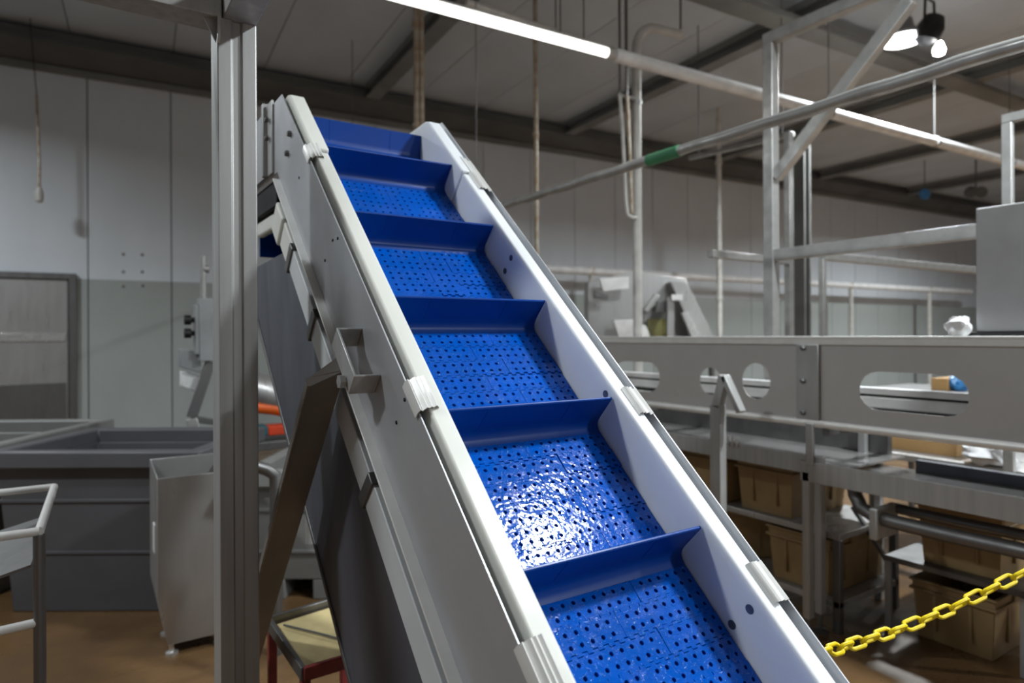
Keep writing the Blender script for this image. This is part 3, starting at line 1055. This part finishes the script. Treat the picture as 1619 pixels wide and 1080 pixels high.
def tote_proto():
    t = thing('storage_tote', 'x', 'tote', (0, 0, 0), 'tan plastic totes under the flume')
    L_, W_, T_ = 0.60, 0.40, 0.31

    def ring(sx, sy, z): return [(-sx / 2, -sy / 2, z), (sx / 2, -sy / 2, z), (sx / 2, sy / 2, z), (-sx / 2, sy / 2, z)]
    rs = [ring(W_ - .06, L_ - .07, 0), ring(W_ - .03, L_ - .035, T_ - .06), ring(W_ - .0, L_ - .0, T_ - .06), ring(W_ - .0, L_ - 0.0, T_ - 0.045), ring(W_ - .025, L_ - .03, T_ - .045),
          ring(W_ - .02, L_ - .025, T_ - .012), ring(W_, L_, T_ - .012), ring(W_, L_, T_), ring(W_ - .035, L_ - .04, T_), ring(W_ - .075, L_ - .085, 0.01)]
    vs = [p for r in rs for p in r]
    fs = [(3, 2, 1, 0)]
    for k in range(len(rs) - 1):
        for i in range(4):
            j = (i + 1) % 4
            fs.append((k * 4 + i, k * 4 + j, k * 4 + 4 + j, k * 4 + 4 + i))
    e_ = (len(rs) - 1) * 4
    fs.append((e_, e_ + 1, e_ + 2, e_ + 3))
    MB().add(vs, fs).build('body', TAN, t, 0.004)
    for s in (-1, 1):
        MB().box((s * (W_ / 2 - 0.004) - 0.006, -0.09, T_ - 0.045), (s * (W_ / 2 - 0.004) + 0.006, 0.09, T_ + 0.002)).build('grip', TAN, t, 0.003)
        for yy in (-0.12, 0.12):
            MB().box((s * (W_ / 2 - 0.02) - 0.008, yy - 0.008, 0.06), (s * (W_ / 2 - 0.02) + 0.006, yy + 0.008, T_ - .06)).build('rib', TAN, t, 0.003)
        for xx in (-0.08, 0.08):
            MB().box((xx - 0.008, s * (L_ / 2 - 0.022) - 0.008, 0.06), (xx + 0.008, s * (L_ / 2 - 0.022) + 0.008, T_ - .06)).build('rib', TAN, t, 0.003)
    return t


tp = tote_proto()
zu = PX(1592, 925, 3.66).z
totes = [((3.66, 2.41, za), 90, 'tan tote on the upper rack shelf, beside the flume leg'),
         ((3.66, 2.86, za), 90, 'tan tote on the upper rack shelf, just behind the bent rail post'),
         ((3.66, 3.31, za), 90, 'tan tote on the upper rack shelf, nearest the conveyor'),
         ((3.66, 2.19, zb_), 90, 'shaded tan tote on the lower rack shelf, right of the flume leg'),
         ((3.62, 2.82, zb_), 52, 'tan tote turned at an angle on the lower rack shelf'),
         ((3.95, 1.53, 0.0), 90, 'tan tote on the floor at lower right, behind the yellow chain'),
         ((3.95, 1.50, zu), 90, 'tan tote on the right, behind the drain pipe')]
for i, (loc, an, lb) in enumerate(totes):
    t = tp if i == 0 else copy_tree(tp)
    t.location = loc
    t.rotation_euler = (0, 0, math.radians(an))
    t['label'] = lb
# second low rack for the right hand totes
r2 = thing('tote_stand', 'low steel stand holding the tan tote behind the drain pipe', 'rack', (3.95, 1.53, 0))
MB().box((3.62, 1.20, zu - 0.03), (4.27, 1.84, zu)).build('shelf', STEELD, r2, 0.003)
for xx in (3.62, 4.24):
    for yy in (1.20, 1.81):
        MB().box((xx, yy, 0), (xx + 0.03, yy + 0.03, zu - 0.03)).build('leg', STEELV, r2, 0.003)
MB().bar(V(3.635, 1.82, 0.35), V(3.635, 2.02, 0.62), 0.02, 0.02).build('brace', STEELD, r2)

# bent rail post in front of the flume
bp = thing('bent_rail_post', 'square steel post with bent top in front of the flume', 'post', (2.85, 2.4, 0))
Xb = 2.85
a_ = PX(1135, 640, Xb)
b_ = PX(1146, 594, Xb)
c_ = PX(1170, 655, Xb)
MB().bar(V(Xb, a_.y, 0), a_, 0.07, 0.05, (1, 0, 0)).build('post', STEELV, bp, 0.004)
MB().bar(a_ + V(0, 0.0, -0.015), b_ + V(0, 0, 0), 0.05, 0.05, (1, 0, 0)).build('top_bend', STEELV, bp, 0.004)
MB().bar(b_, PX(1172, 652, Xb), 0.03, 0.05, (1, 0, 0)).build('down_arm', STEELV, bp, 0.004)

# yellow chain
cn = thing('barrier_chain', 'yellow plastic barrier chain hanging at lower right', 'chain', (1.7, 1.0, 0.9))
path = [(PX(1250, 1043, 1.15)), PD(1305, 1031, 1.42), PD(1350, 1018, 1.50), PD(1420, 996, 1.56), PD(1500, 964, 1.60), PD(1560, 935, 1.62), PD(1619, 905, 1.64), PD(1700, 860, 1.66), PD(1790, 806, 1.68)]
dist = [0]
for i in range(1, len(path)): dist.append(dist[-1] + (path[i] - path[i - 1]).length)


def along(s):
    for i in range(1, len(path)):
        if s <= dist[i] or i == len(path) - 1:
            t = (s - dist[i - 1]) / (dist[i] - dist[i - 1])
            return path[i - 1].lerp(path[i], t), (path[i] - path[i - 1]).normalized()


LL, LWd, LR = 0.060, 0.032, 0.0048
lk = []
for k in range(20):
    a = 2 * math.pi * k / 20
    sx = (LL / 2 - LWd / 2) * (1 if math.cos(a) > 0 else -1)
    lk.append((sx + (LWd / 2 - LR) * math.cos(a), (LWd / 2 - LR) * math.sin(a), 0))
link0 = MB().tube(lk, LR, 8, closed=True).build('chain_link', YELLOW, cn, origin=(0, 0, 0))
s = 0.02
i = 0
while s < dist[-1]:
    p, d = along(s)
    rot = d.to_track_quat('X', 'Z').to_matrix() @ Matrix.Rotation(math.radians(35 if i % 2 else 125), 3, 'X')
    o = link0 if i == 0 else link0.copy()
    if i: COL.objects.link(o)
    o.parent = cn
    o.location = p - WL[cn]
    o.rotation_euler = rot.to_euler()
    s += LL - 2.6 * LR
    i += 1
e_ = path[-1]
MB().tube([V(e_.x, e_.y, 0), e_ + V(0, 0, 0.06)], 0.024, 12).build('stanchion', YELLOW, cn)
MB().lathe((e_.x, e_.y, 0), [(0.16, 0), (0.16, 0.02), (0.05, 0.05), (0.024, 0.06)], (0, 0, 1), 20).build('stanchion_base', BLACK, cn)

# cabinet on the flume
cb = thing('grey_cabinet', 'light grey cabinet standing on the flume at the right edge', 'cabinet', (3.45, 0.9, ztop + 0.014))
a_ = PX(1542, 330, 3.27)
MB().box((3.27, 0.2, ztop + 0.03), (3.75, a_.y, a_.z)).build('body', BOXG, cb, 0.006)
MB().box((3.25, 0.2, ztop + 0.014), (3.77, a_.y + 0.03, ztop + 0.03)).build('base_plate', BLACK, cb, 0.003)
# white crumpled bag beside it
def blob(name, label, cat, c, s, m, seed, par=None):
    rnd = random.Random(seed)
    bm = bmesh.new()
    bmesh.ops.create_icosphere(bm, subdivisions=3, radius=1)
    ph = [(V(rnd.uniform(-1, 1), rnd.uniform(-1, 1), rnd.uniform(-1, 1)).normalized(), rnd.uniform(2, 6), rnd.uniform(0, 6)) for _ in range(7)]
    vs = []
    for v in bm.verts:
        k_ = 1 + sum(0.06 * math.sin(f_ * v.co.dot(d_) * 2 + p_) for d_, f_, p_ in ph)
        q_ = v.co * k_
        vs.append((c[0] + q_.x * s[0], c[1] + q_.y * s[1], c[2] + max(0, (q_.z + 0.75)) * s[2]))
    fs = [tuple(x.index for x in f_.verts) for f_ in bm.faces]
    bm.free()
    o = MB().add(vs, fs).build(name, m)
    return tag(o, label, cat)


a_ = PX(1529, 527, 3.26)
blob('white_bag', 'small crumpled white bag beside the grey cabinet', 'bag', (3.23, a_.y + 0.02, ztop + 0.014), (0.035, 0.05, 0.05), CLOTH, 3)
a_ = PX(1562, 730, 3.7)
zsh = PX(1562, 734, 4.42).z
tb = thing('back_table', 'steel table behind the drip tray carrying boxes and a white cloth', 'table', (4.5, 1.5, 0))
MB().box((4.34, -0.6, zsh - 0.04), (5.15, 2.7, zsh)).build('table_top', STEEL, tb, 0.004)
for xx in (4.36, 5.1):
    for yy in (-0.55, 2.65):
        MB().box((xx, yy, 0), (xx + 0.04, yy + 0.04, zsh - 0.04)).build('leg', STEELD, tb, 0.003)
a_ = PX(1562, 722, 4.42)
blob('white_cloth', 'crumpled white cloth behind the right hand drip tray', 'cloth', (4.42, a_.y, zsh), (0.1, 0.13, 0.07), CLOTH, 8)
for (px, w_, d_, h_, X_, lb) in ((1356, 0.34, 0.4, 0.17, 4.5, 'brown cardboard box behind the drip tray, nearest the flume joint'), (1455, 0.42, 0.4, 0.12, 4.5, 'flat brown cardboard box behind the drip tray, beside the white cloth')):
    a_ = PX(px, 715, X_)
    o = MB().box((X_, a_.y - w_ / 2, zsh), (X_ + d_, a_.y + w_ / 2, zsh + h_)).build('cardboard_box', CARD, None, 0.004)
    tag(o, lb, 'box')
a_ = PX(1485, 618, 5.6)
st2 = thing('box_pallet', 'low stand behind the flume carrying a box and a blue bag', 'stand', (5.8, a_.y, 0))
MB().box((5.5, a_.y - 0.6, 1.10), (6.2, a_.y + 0.5, 1.15)).build('top', STEELD, st2, 0.004)
for xx in (5.5, 6.16):
    for yy in (a_.y - 0.6, a_.y + 0.46):
        MB().box((xx, yy, 0), (xx + 0.04, yy + 0.04, 1.10)).build('leg', STEELD, st2, 0.003)
o = MB().box((5.6, a_.y - 0.06, 1.15), (5.95, a_.y + 0.06, PX(1485, 598, 5.6).z)).build('cardboard_box', CARD, None, 0.004)
tag(o, 'brown cardboard box seen through the large oval cut out', 'box')
b_ = PX(1513, 593, 5.7)
blob('blue_bag', 'blue plastic bag seen through the large oval cut out', 'bag', (5.7, b_.y - 0.01, 1.15), (0.09, 0.065, (b_.z - 1.15) / 1.75), BLUEP, 5)

# ================================================================== OVERHEAD PIPES, FRAMES AND LAMPS
# wrapped pipe running with the conveyor
wp = thing('wrapped_pipe', 'long wrapped pipe with a green tape band crossing above the flume', 'pipe', (2.87, 4.0, 2.66))
wpz = 2.655
pp_ = []
rr_ = []
for k in range(90):
    y_ = -0.8 + k * (10.9 / 89)
    pp_.append(V(2.87, y_, wpz + 0.003 * math.sin(k * 1.7)))
    rr_.append(0.030 + 0.0016 * math.sin(k * 2.1) + 0.001 * math.sin(k * 5.3))
MB().tube(pp_, rr_, 14).build('pipe', GALV, wp)
y0_, y1_ = PX(1075, 238, 2.87).y, PX(1025, 253, 2.87).y
MB().tube([V(2.87, y0_, wpz), V(2.87, y1_, wpz)], 0.0345, 16).build('green_band', GREEN, wp)
for y_ in (0.0, 4.9, 8.0):
    MB().tube([V(2.87, y_, wpz + 0.02), V(2.87, y_, 5.35)], 0.005, 6).build('hanger_rod', STEELD, wp)

# frame over the flume
XF = 4.2
fr = thing('pipe_frame', 'white steel frame of posts, rails and diagonal brace rising behind the flume', 'steel frame', (XF, 2.9, 0))
P1 = PX(1219, 300, XF)
yF = P1.y
ztopF = PX(1219, 70, XF).z
MB().box((XF - 0.04, yF - 0.04, 0), (XF + 0.04, yF + 0.04, ztopF)).build('post', GALV, fr, 0.004)
MB().box((XF - 0.04, -1.0, ztopF), (XF + 0.04, yF + 0.04, ztopF + 0.08)).build('top_rail', GALV, fr, 0.004)
MB().bar(V(XF, yF - 0.04, PX(1230, 280, XF).z), V(XF, PX(1440, 0, XF).y, PX(1440, 0, XF).z + 0.0), 0.08, 0.07, (1, 0, 0)).build('diagonal_brace', GALV, fr, 0.004)
zr = PX(1240, 402, XF).z
MB().box((XF - 0.035, -1.0, zr - 0.04), (XF + 0.035, yF - 0.04, zr + 0.04)).build('mid_rail', GALV, fr, 0.004)
MB().box((XF - 0.04, -1.0, 0), (XF + 0.04, -0.92, ztopF)).build('post', GALV, fr, 0.004)
X2 = 5.3
P2 = PX(1247, 300, X2)
MB().box((X2 - 0.03, P2.y - 0.03, 0), (X2 + 0.03, P2.y + 0.03, ztopF - 0.3)).build('post', GALV, fr, 0.004)
MB().box((XF + 0.04, P2.y - 0.03, zr + 0.05), (X2 - 0.03, P2.y + 0.03, zr + 0.11)).build('cross_rail', GALV, fr, 0.004)
P3 = PX(1268, 300, 7.2)
o = thing('dark_column', 'dark slim column standing behind the white frame post', 'column', (7.2, P3.y, 0))
MB().box((7.13, P3.y - 0.07, 0), (7.16, P3.y + 0.07, 3.9)).build('flange', CORN, o, 0.003)
MB().box((7.24, P3.y - 0.07, 0), (7.27, P3.y + 0.07, 3.9)).build('flange', CORN, o, 0.003)
MB().box((7.16, P3.y - 0.01, 0), (7.24, P3.y + 0.01, 3.9)).build('web', CORN, o, 0.003)
# cross rail leaving the frame to the right
q0, q1 = PD(1300, 405, 6.0), PD(1560, 440, 7.6)
q1.z = q0.z
cr = thing('cross_rail_frame', 'pale cross rail on thin posts behind the frame, below the mid rail', 'rail', V(q0.x, q0.y, 0))
MB().bar(q0, q1, 0.07, 0.07, (0, 0, 1)).build('rail', GALV, cr, 0.004)
for q_ in (q0, q1):
    MB().bar(V(q_.x, q_.y, 0), q_ + V(0, 0, -0.03), 0.05, 0.05, (1, 0, 0)).build('post', GALV, cr, 0.003)
# inverted L frame at the right edge
lf = thing('corner_frame', 'inverted L tube frame above the grey cabinet', 'steel frame', (4.305, 1.5, 0))
a_ = PX(1593, 195, 4.305)
MB().box((4.285, a_.y - 0.025, 0), (4.325, a_.y + 0.025, a_.z)).build('post', GALV, lf, 0.004)
MB().box((4.285, -1.0, a_.z), (4.325, a_.y + 0.025, a_.z + 0.05)).build('rail', GALV, lf, 0.004)
MB().box((4.285, -1.0, 0), (4.325, -0.95, a_.z)).build('post', GALV, lf, 0.004)

# tube light and the pipe that continues its line under the ceiling
YP, ZP = 4.45, 4.12
e0, e1, e2 = PR(560, -25, YP), PR(968, 86, YP), PR(1640, 268, YP)
tl = thing('tube_light', 'long lit fluorescent tube below the ceiling, continued by a pale pipe', 'tube light', V(e0.x, e0.y, e0.z))
xl0, xl1, xl2 = 1.5, None, 16.0


def rx_of(p): return p.x * math.cos(RA) + p.y * math.sin(RA)


xa_, xb_ = rx_of(e1), rx_of(e2)
zA, zB = e1.z, e2.z
sl = (zB - zA) / (xb_ - xa_)
zz = lambda x_: zA + sl * (x_ - xa_)
MB().tube([RM(0.5, YP, zz(0.5)), RM(xa_ - 0.06, YP, zz(xa_ - 0.06))], 0.038, 14).build('tube', TUBE, tl)
MB().tube([RM(xa_ - 0.06, YP, zz(xa_ - 0.06)), RM(xa_ + 0.02, YP, zz(xa_))], 0.045, 14).build('end_cap', PAINTW, tl)
hw = MB(RM)
hw.hexa([(0.5, YP - 0.02, zz(.5) + .038), (xa_, YP - .02, zz(xa_) + .038), (xa_, YP + .03, zz(xa_) + .038), (0.5, YP + .03, zz(.5) + .038)],
        [(0.5, YP - 0.02, zz(.5) + .06), (xa_, YP - .02, zz(xa_) + .06), (xa_, YP + .03, zz(xa_) + .06), (0.5, YP + .03, zz(.5) + .06)])
hw.build('housing', GALV, tl, 0.004)
for xx in (1.2, 3.0, xa_ - 0.3):
    MB().tube([RM(xx, YP, zz(xx) + 0.05), RM(xx, YP, ZC - 0.02)], 0.006, 6).build('hanger_rod', STEELD, tl)
cp = thing('ceiling_pipe', 'pale pipe running on from the tube light to the right edge', 'pipe', RM(8, YP, zz(8)))
MB().tube([RM(xa_ + 0.02, YP, zz(xa_ + .02)), RM(17, YP, zz(17))], 0.058, 12).build('pipe', WHITEP, cp)
for xx in (6.5, 8.6, 10.5, 13.5):
    MB().tube([RM(xx, YP, zz(xx)), RM(xx, YP, ZC - 0.02)], 0.007, 6).build('hanger_rod', STEELD, cp)
    MB().tube([RM(xx - 0.02, YP, zz(xx)), RM(xx + 0.03, YP, zz(xx))], 0.070, 12).build('clamp', GALV, cp)
# thin second conduit beside it
g0, g1 = PR(738, 4, 5.3), PR(1000, 92, 5.3)
tc = thing('thin_conduit', 'thin pale conduit above and behind the tube light', 'conduit', g0)
MB().tube([g0, g1], 0.035, 10).build('pipe', PAINTW, tc)
for t_ in (0.06, 0.5, 0.95):
    q_ = g0.lerp(g1, t_)
    MB().tube([q_, V(q_.x, q_.y, ZC - 0.02)], 0.007, 6).build('hanger_rod', STEELD, tc)


# vertical conduits from ceiling to floor
def drop(name, label, px, d, r, m, zlo=0.0, pair=0.0, py=200):
    c = PD(px, py, d)
    t = thing(name, label, 'conduit', V(c.x, c.y, zlo))
    MB().tube([V(c.x, c.y, zlo), V(c.x + 0.004, c.y, 2.6), V(c.x, c.y, ZC - 0.02)], r, 10).build('pipe', m, t)
    if pair:
        MB().tube([V(c.x, c.y, zlo) + RT0 * pair, V(c.x, c.y, ZC - 0.02) + RT0 * pair], r * 0.8, 10).build('pipe', m, t)
    for z in (2.2, 3.6, 4.6):
        MB().tube([V(c.x, c.y, z), V(c.x, c.y, z + 0.05)], r * 1.35, 10).build('coupling', m, t)
    return t


drop('drop_conduit', 'double rusty conduit dropping behind the conveyor head', 659, 6.3, 0.03, RUSTP, pair=0.05)
drop('drop_conduit', 'single thin rusty conduit hanging right of the conveyor', 847, 6.6, 0.024, RUSTP)
drop('drop_conduit', 'distant slim white conduit left of the frame post', 1137, 11.5, 0.045, PAINTW, py=400)
# bent white pipe
c = PD(1007, 250, 6.2)
jp = thing('bent_riser_pipe', 'thick white riser pipe bending over near the ceiling', 'pipe', V(c.x, c.y, 0))
zb = PD(1007, 75, 6.2).z
arc = [V(c.x, c.y, 0), V(c.x, c.y, zb)]
dirr = (RT0 * 0.92 + FW * 0.4).normalized()
for k in range(1, 9):
    a = math.pi / 2 * k / 8
    arc.append(V(c.x, c.y, zb) + dirr * 0.22 * (1 - math.cos(a)) + V(0, 0, 0.22 * math.sin(a)))
arc.append(arc[-1] + dirr * 0.3)
MB().tube(arc, 0.043, 14).build('pipe', PAINTW, jp)
for z in (zb - 0.55, zb - 1.1):
    MB().tube([V(c.x, c.y, z), V(c.x, c.y, z + 0.04)], 0.05, 14).build('coupling', GALV, jp)
q_ = arc[-1]
MB().tube([q_, V(q_.x, q_.y, ZC - 0.02)], 0.01, 8).build('hanger_rod', STEELD, jp)
# thin drain loop beside it
lp = thing('drain_loop', 'thin looped drain tubes beside the white riser pipe', 'tube', PD(990, 343, 6.1))
MB().tube([PD(980, 152, 6.1), PD(984, 200, 6.1), PD(990, 320, 6.1), PD(993, 340, 6.1), PD(1000, 344, 6.1), PD(1006, 344, 6.15)], 0.018, 8).build('tube', PAINTW, lp)
MB().tube([PD(991, 152, 6.1), PD(996, 250, 6.1), PD(999, 338, 6.1)], 0.016, 8).build('tube', RUSTP, lp)
MB().tube([PD(976, 150, 6.1), PD(1005, 156, 6.15)], 0.02, 8).build('bracket', GALV, lp)
for px in (980, 991):
    a_ = PD(px, 152, 6.1)
    MB().tube([a_, V(a_.x, a_.y, ZC - 0.02)], 0.012, 8).build('tube', STEELD, lp)

# rail along the back wall
wr = thing('wall_rail', 'long pale rail running along the back wall above the grey band', 'rail', RM(11, YW - 0.6, 0))
zw = PR(1137, 440, YW - 0.6).z
MB().tube([RM(3.0, YW - 0.6, zw), RM(21.0, YW - 0.6, zw)], 0.075, 10).build('rail', WHITEP, wr)
for px in (935, 1262, 1345, 1469):
    c = PR(px, 450, YW - 0.6)
    MB().tube([V(c.x, c.y, zw - 0.02), V(c.x, c.y, 0.0)], 0.05, 8).build('post', PAINTW, wr)
    MB().tube([V(c.x, c.y, zw - 0.07), V(c.x, c.y, zw + 0.07)], 0.075, 8).build('joint', RUSTP, wr)

# far machine with white lids and an incline
FM = thing('far_machine', 'distant steel machine with white lids and inclined chute behind the flume', 'machine', PD(1010, 560, 8.6) * 1)
FM.location.z = 0
WL[FM] = Vector(FM.location)
fd = 8.6
r_ = lambda x, y, d=fd: PD(x, y, d)


def slab(pts, t, nm, m, dd=0.0):
    a = [r_(x, y, fd + dd) for x, y in pts]
    b = [p + FW * t for p in a]
    n_ = len(a)
    mb = MB()
    mb.add(a + b, [tuple(range(n_)), tuple(reversed(range(n_, 2 * n_)))] + [(i, (i + 1) % n_, n_ + (i + 1) % n_, n_ + i) for i in range(n_)])
    return mb.build(nm, m, FM, 0.004)


slab([(930, 445), (1000, 430), (1085, 440), (1090, 560), (930, 560)], 0.5, 'housing', STEEL, 0.35)
slab([(948, 440), (994, 438), (994, 456), (954, 461)], 0.1, 'lid', WHITEP, 0.0)
slab([(970, 506), (1007, 505), (1014, 545), (982, 545)], 0.12, 'lid', WHITEP, 0.0)
slab([(1015, 512), (1022, 516), (1032, 545), (1016, 545)], 0.1, 'lid', WHITEP, 0.05)
slab([(1018, 490), (1036, 464), (1043, 468), (1024, 494)], 0.1, 'arm', GALV, 0.0)
slab([(1024, 504), (1056, 504), (1056, 545), (1024, 545)], 0.05, 'guard', OLIVE, 0.2)
slab([(1060, 445), (1085, 445), (1135, 545), (1105, 545)], 0.4, 'incline_side', STEEL, 0.1)
slab([(1078, 495), (1086, 492), (1112, 545), (1098, 545)], 0.1, 'incline_edge', BRIGHT, 0.0)
slab([(1055, 470), (1066, 470), (1066, 545), (1055, 545)], 0.1, 'post', STEEL, 0.0)
slab([(1040, 476), (1056, 476), (1056, 494), (1036, 494)], 0.1, 'motor', STEELD, 0.1)
slab([(1062, 466), (1079, 466), (1079, 475), (1062, 475)], 0.08, 'cap', WHITEP, -0.05)
slab([(940, 458), (962, 466), (962, 474), (940, 470)], 0.08, 'motor', STEELD, 0.0)
a_ = r_(930, 545, fd + 0.3)
slab([(930, 545), (1135, 545), (1135, 552), (930, 552)], 0.7, 'base_frame', STEELD, 0.1)
for px in (935, 1125):
    for dd in (0.12, 0.7):
        c = r_(px, 552, fd + dd)
        MB().box((c.x - 0.03, c.y - 0.03, 0), (c.x + 0.03, c.y + 0.03, c.z)).build('leg', STEELD, FM, 0.003)

# high bay lamp and black floodlight
hb = thing('high_bay_lamp', 'lit round high bay lamp under the ceiling at upper right', 'lamp', LAMP)
MB().lathe(LAMP, [(0.20, -0.03), (0.22, -0.022), (0.22, -0.012), (0.0, -0.011)], (0, 0, 1), 28).build('diffuser', GLOW, hb)
MB().lathe(LAMP, [(0.245, -0.01), (0.25, 0.015), (0.20, 0.06), (0.12, 0.10), (0.10, 0.22), (0.0, 0.225)], (0, 0, 1), 28).build('housing', GREYB, hb)
MB().tube([LAMP + V(0, 0, 0.22), V(LAMP.x, LAMP.y, 5.28)], 0.012, 8).build('stem', STEELD, hb)
fb = PD(1470, 40, 7.2)
fo = thing('black_floodlight', 'black floodlight with a small lit lens hanging beside the high bay lamp', 'lamp', fb)
MB().lathe(fb + V(0, 0, -0.05), [(0.06, -0.16), (0.12, -0.12), (0.14, 0.02), (0.10, 0.14), (0.0, 0.16)], (0.2, -0.3, 1), 16).build('body', BLACK, fo)
MB().tube([fb + V(-0.12, 0, 0.0), fb + V(-0.1, 0, 0.28), fb + V(0.1, 0, 0.28), fb + V(0.12, 0, 0)], 0.015, 8).build('yoke', BLACK, fo)
MB().tube([fb + V(0, 0, 0.28), V(fb.x, fb.y, ZC - 0.02)], 0.015, 8).build('stem', BLACK, fo)
fl_ = PD(1485, 78, 7.15)
MB().lathe(fl_, [(0.02, -0.07), (0.055, -0.05), (0.06, 0.0), (0.03, 0.08), (0.0, 0.09)], (0.15, 0, 1), 12).build('lens', GLOW, fo)
MB().tube([fl_ + V(0, 0, 0.07), fb + V(0, 0, -0.15)], 0.02, 8).build('lens_stem', BLACK, fo)

# small fittings far off under the ceiling
c = PD(1462, 307, 15)
bd = thing('blue_disc', 'small blue round fitting far off below the ceiling', 'fitting', c)
MB().lathe(c, [(0.11, -0.02), (0.13, 0), (0.11, 0.03), (0, 0.035)], -FW, 16).build('disc', BLUEP, bd)
MB().tube([c + V(0, 0, 0.1), V(c.x, c.y, ZC - 0.02)], 0.012, 6).build('stem', STEELD, bd)
c = PD(1543, 304, 15)
bd = thing('round_fan_pair', 'pair of dark round fans far off below the ceiling', 'fan', c)
for s in (-1, 1):
    MB().lathe(c + RT0 * 0.12 * s, [(0.12, -0.06), (0.14, 0), (0.12, 0.05), (0, 0.05)], -FW, 16).build('fan', CORN, bd)
MB().tube([c + V(0, 0, 0.1), V(c.x, c.y, ZC - 0.02)], 0.02, 6).build('stem', STEELD, bd)
MB().bar(c + V(-0.2, 0, 0.1), c + V(0.2, 0, 0.1), 0.03, 0.03).build('bracket', STEELD, bd)

# short batten tubes under the ceiling
for (xa, ya, xb, yb, d_, lb) in ((1090, 250, 1255, 212, 8.5, 'short pale batten left of the white frame post'), (1320, 118, 1210, 168, 10.5, 'far pale batten crossing behind the diagonal brace'), (1245, 22, 1085, 108, 8.5, 'thin ceiling track between the riser pipe and the frame')):
    a_ = PD(xa, ya, d_)
    zc_ = a_.z
    b_ = PZ(xb, yb, zc_)
    o = thing('ceiling_batten', lb, 'batten', (a_ + b_) / 2)
    MB().bar(a_, b_, 0.06, 0.05, (0, 0, 1)).build('channel', GALV, o, 0.004)
    for t_ in (0.1, 0.9):
        q_ = a_.lerp(b_, t_)
        MB().tube([q_, V(q_.x, q_.y, ZC - 0.02)], 0.008, 6).build('hanger_rod', STEELD, o)
